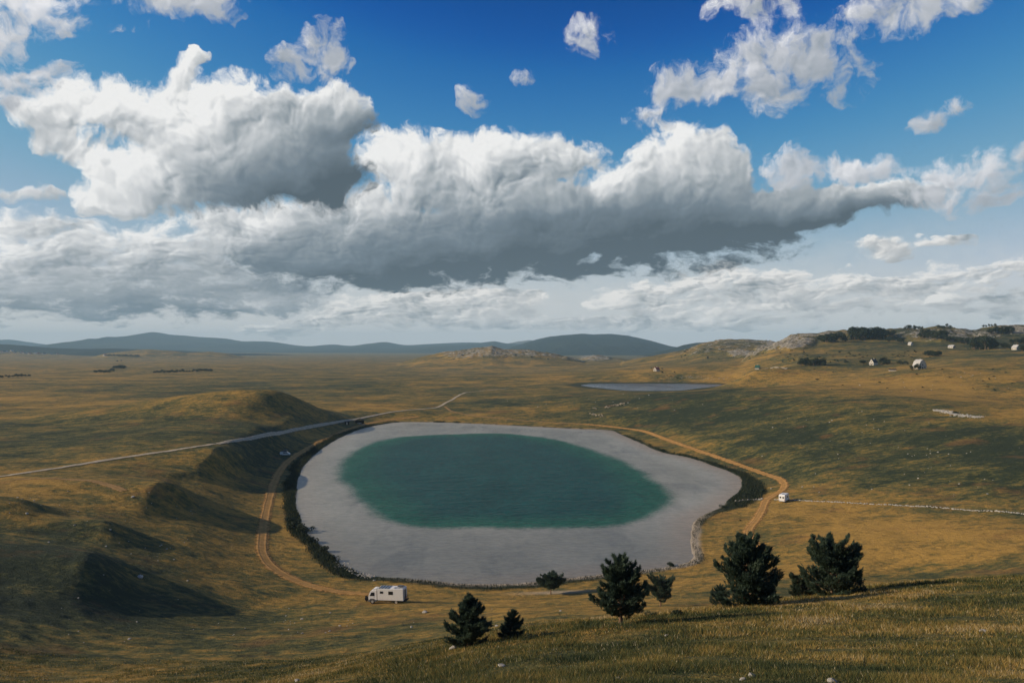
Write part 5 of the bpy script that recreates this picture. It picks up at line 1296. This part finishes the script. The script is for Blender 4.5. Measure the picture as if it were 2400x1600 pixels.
# far village at the left edge: the parts are built once and shared
VH = []
for k, (wmt, rmt) in enumerate(((plaster, redr), (plaster, slate), (plaster, sheet))):
    V, F = [], []; prism(V, F, [(-6, 0), (-6, 6), (0, 10), (6, 6), (6, 0)], -8, 8)
    mw = bpy.data.meshes.new('wall'); mw.from_pydata(V, [], F); mw.materials.append(wmt)
    V, F = [], []; prism(V, F, [(-7, 5.6), (0, 10.2), (7, 5.6), (7, 6.0), (0, 10.8), (-7, 6.0)], -9, 9)
    mr_ = bpy.data.meshes.new('roof'); mr_.from_pydata(V, [], F); mr_.materials.append(rmt)
    VH.append((mw, mr_))
for k, (u, v) in enumerate([(3, 810), (9, 809.5), (15, 809), (22, 810.5), (34, 811), (48, 803), (50, 811.5), (56, 812), (61, 812), (68, 813), (78, 812), (82, 812.5), (88, 813), (100, 813.5), (118, 814), (132, 814), (157, 813), (165, 813), (241, 817), (200, 815), (27, 806), (72, 808)]):
    x, y, z = hit(u, v)
    t = thing('village_house', 'tiny white house of the far village at the left edge', 'house', (x, y, z - 1), rng.uniform(-0.6, 0.6), 'houses of the far village')
    s_ = rng.uniform(0.8, 1.15) * y / 4600
    t.scale = (s_, s_, s_)
    for nm, me in zip(('wall', 'roof'), VH[k % 3]):
        o = bpy.data.objects.new(nm, me); C.objects.link(o); o.parent = t

# ------------------------------------------------------------------ sheep
wool = wallm('sheep_wool', (0.36, 0.29, 0.20), (0.50, 0.42, 0.31), 8)
def sheep_mesh(graze):
    bm = bmesh.new()
    def blob(c, s, seg=10):
        m = Matrix.Translation(c) @ Matrix.Diagonal((*s, 1))
        bmesh.ops.create_uvsphere(bm, u_segments=seg, v_segments=7, radius=1.0, matrix=m)
    blob((0, 0, 0.62), (0.52, 0.27, 0.28)); blob((-0.28, 0, 0.64), (0.27, 0.28, 0.27))
    if graze: blob((0.52, 0, 0.46), (0.16, 0.11, 0.20)); blob((0.66, 0, 0.24), (0.16, 0.09, 0.10))
    else: blob((0.50, 0, 0.80), (0.16, 0.11, 0.20)); blob((0.66, 0, 0.95), (0.17, 0.09, 0.10))
    for x_ in (-0.32, 0.32):
        for y_ in (-0.14, 0.14):
            m = Matrix.Translation((x_, y_, 0.22))
            bmesh.ops.create_cone(bm, cap_ends=True, segments=7, radius1=0.04, radius2=0.065, depth=0.46, matrix=m)
    me = bpy.data.meshes.new('sheep'); bm.to_mesh(me); bm.free(); me.materials.append(wool)
    return me
SH = [sheep_mesh(True), sheep_mesh(False)]
for zone, lb, gr in (([(1352, 940, 1400, 936, 9), (1395, 936, 1435, 929, 24)], 'pale sheep in the upper line of the flock behind the lake', 'upper line of the sheep flock'),
                     ([(1352, 952, 1385, 956, 15)], 'pale sheep in the lower loose cluster behind the lake', 'lower cluster of the sheep flock')):
    for u0, v0, u1, v1, n in zone:
        for i in range(n):
            f = rng.random()
            x, y, z = hit(u0 + (u1 - u0) * f + rng.gauss(0, 2), v0 + (v1 - v0) * f + rng.gauss(0, 1.3))
            o = bpy.data.objects.new('sheep', rng.choice(SH)); C.objects.link(o)
            o.location = (x, y, z); o.rotation_euler = (0, 0, rng.uniform(0, 6.28)); o.scale = (1.05, 1.05, 1.05)
            tag(o, lb, 'sheep', gr)

# ------------------------------------------------------------------ air: even haze over the whole plateau
hm = bpy.data.materials.new('air'); hm.use_nodes = True
T = NT(hm.node_tree)
pv = T.n('ShaderNodeVolumePrincipled')
pv.inputs['Color'].default_value = (0.50, 0.78, 1.0, 1); pv.inputs['Density'].default_value = 5.2e-5; pv.inputs['Anisotropy'].default_value = 0.0
T.out(None, pv.outputs[0])
bm = bmesh.new(); bmesh.ops.create_cube(bm, size=1.0)
for v in bm.verts:
    v.co = Vector((v.co.x * 44000, v.co.y * 21000 + 9500 , 430.0 if v.co.z > 0 else -40.0))
me = bpy.data.meshes.new('haze'); bm.to_mesh(me); bm.free(); me.materials.append(hm)
hz_o = bpy.data.objects.new('haze', me); C.objects.link(hz_o)
tag(hz_o, 'thin blue haze lying over the far plain and mountains', kind='stuff')
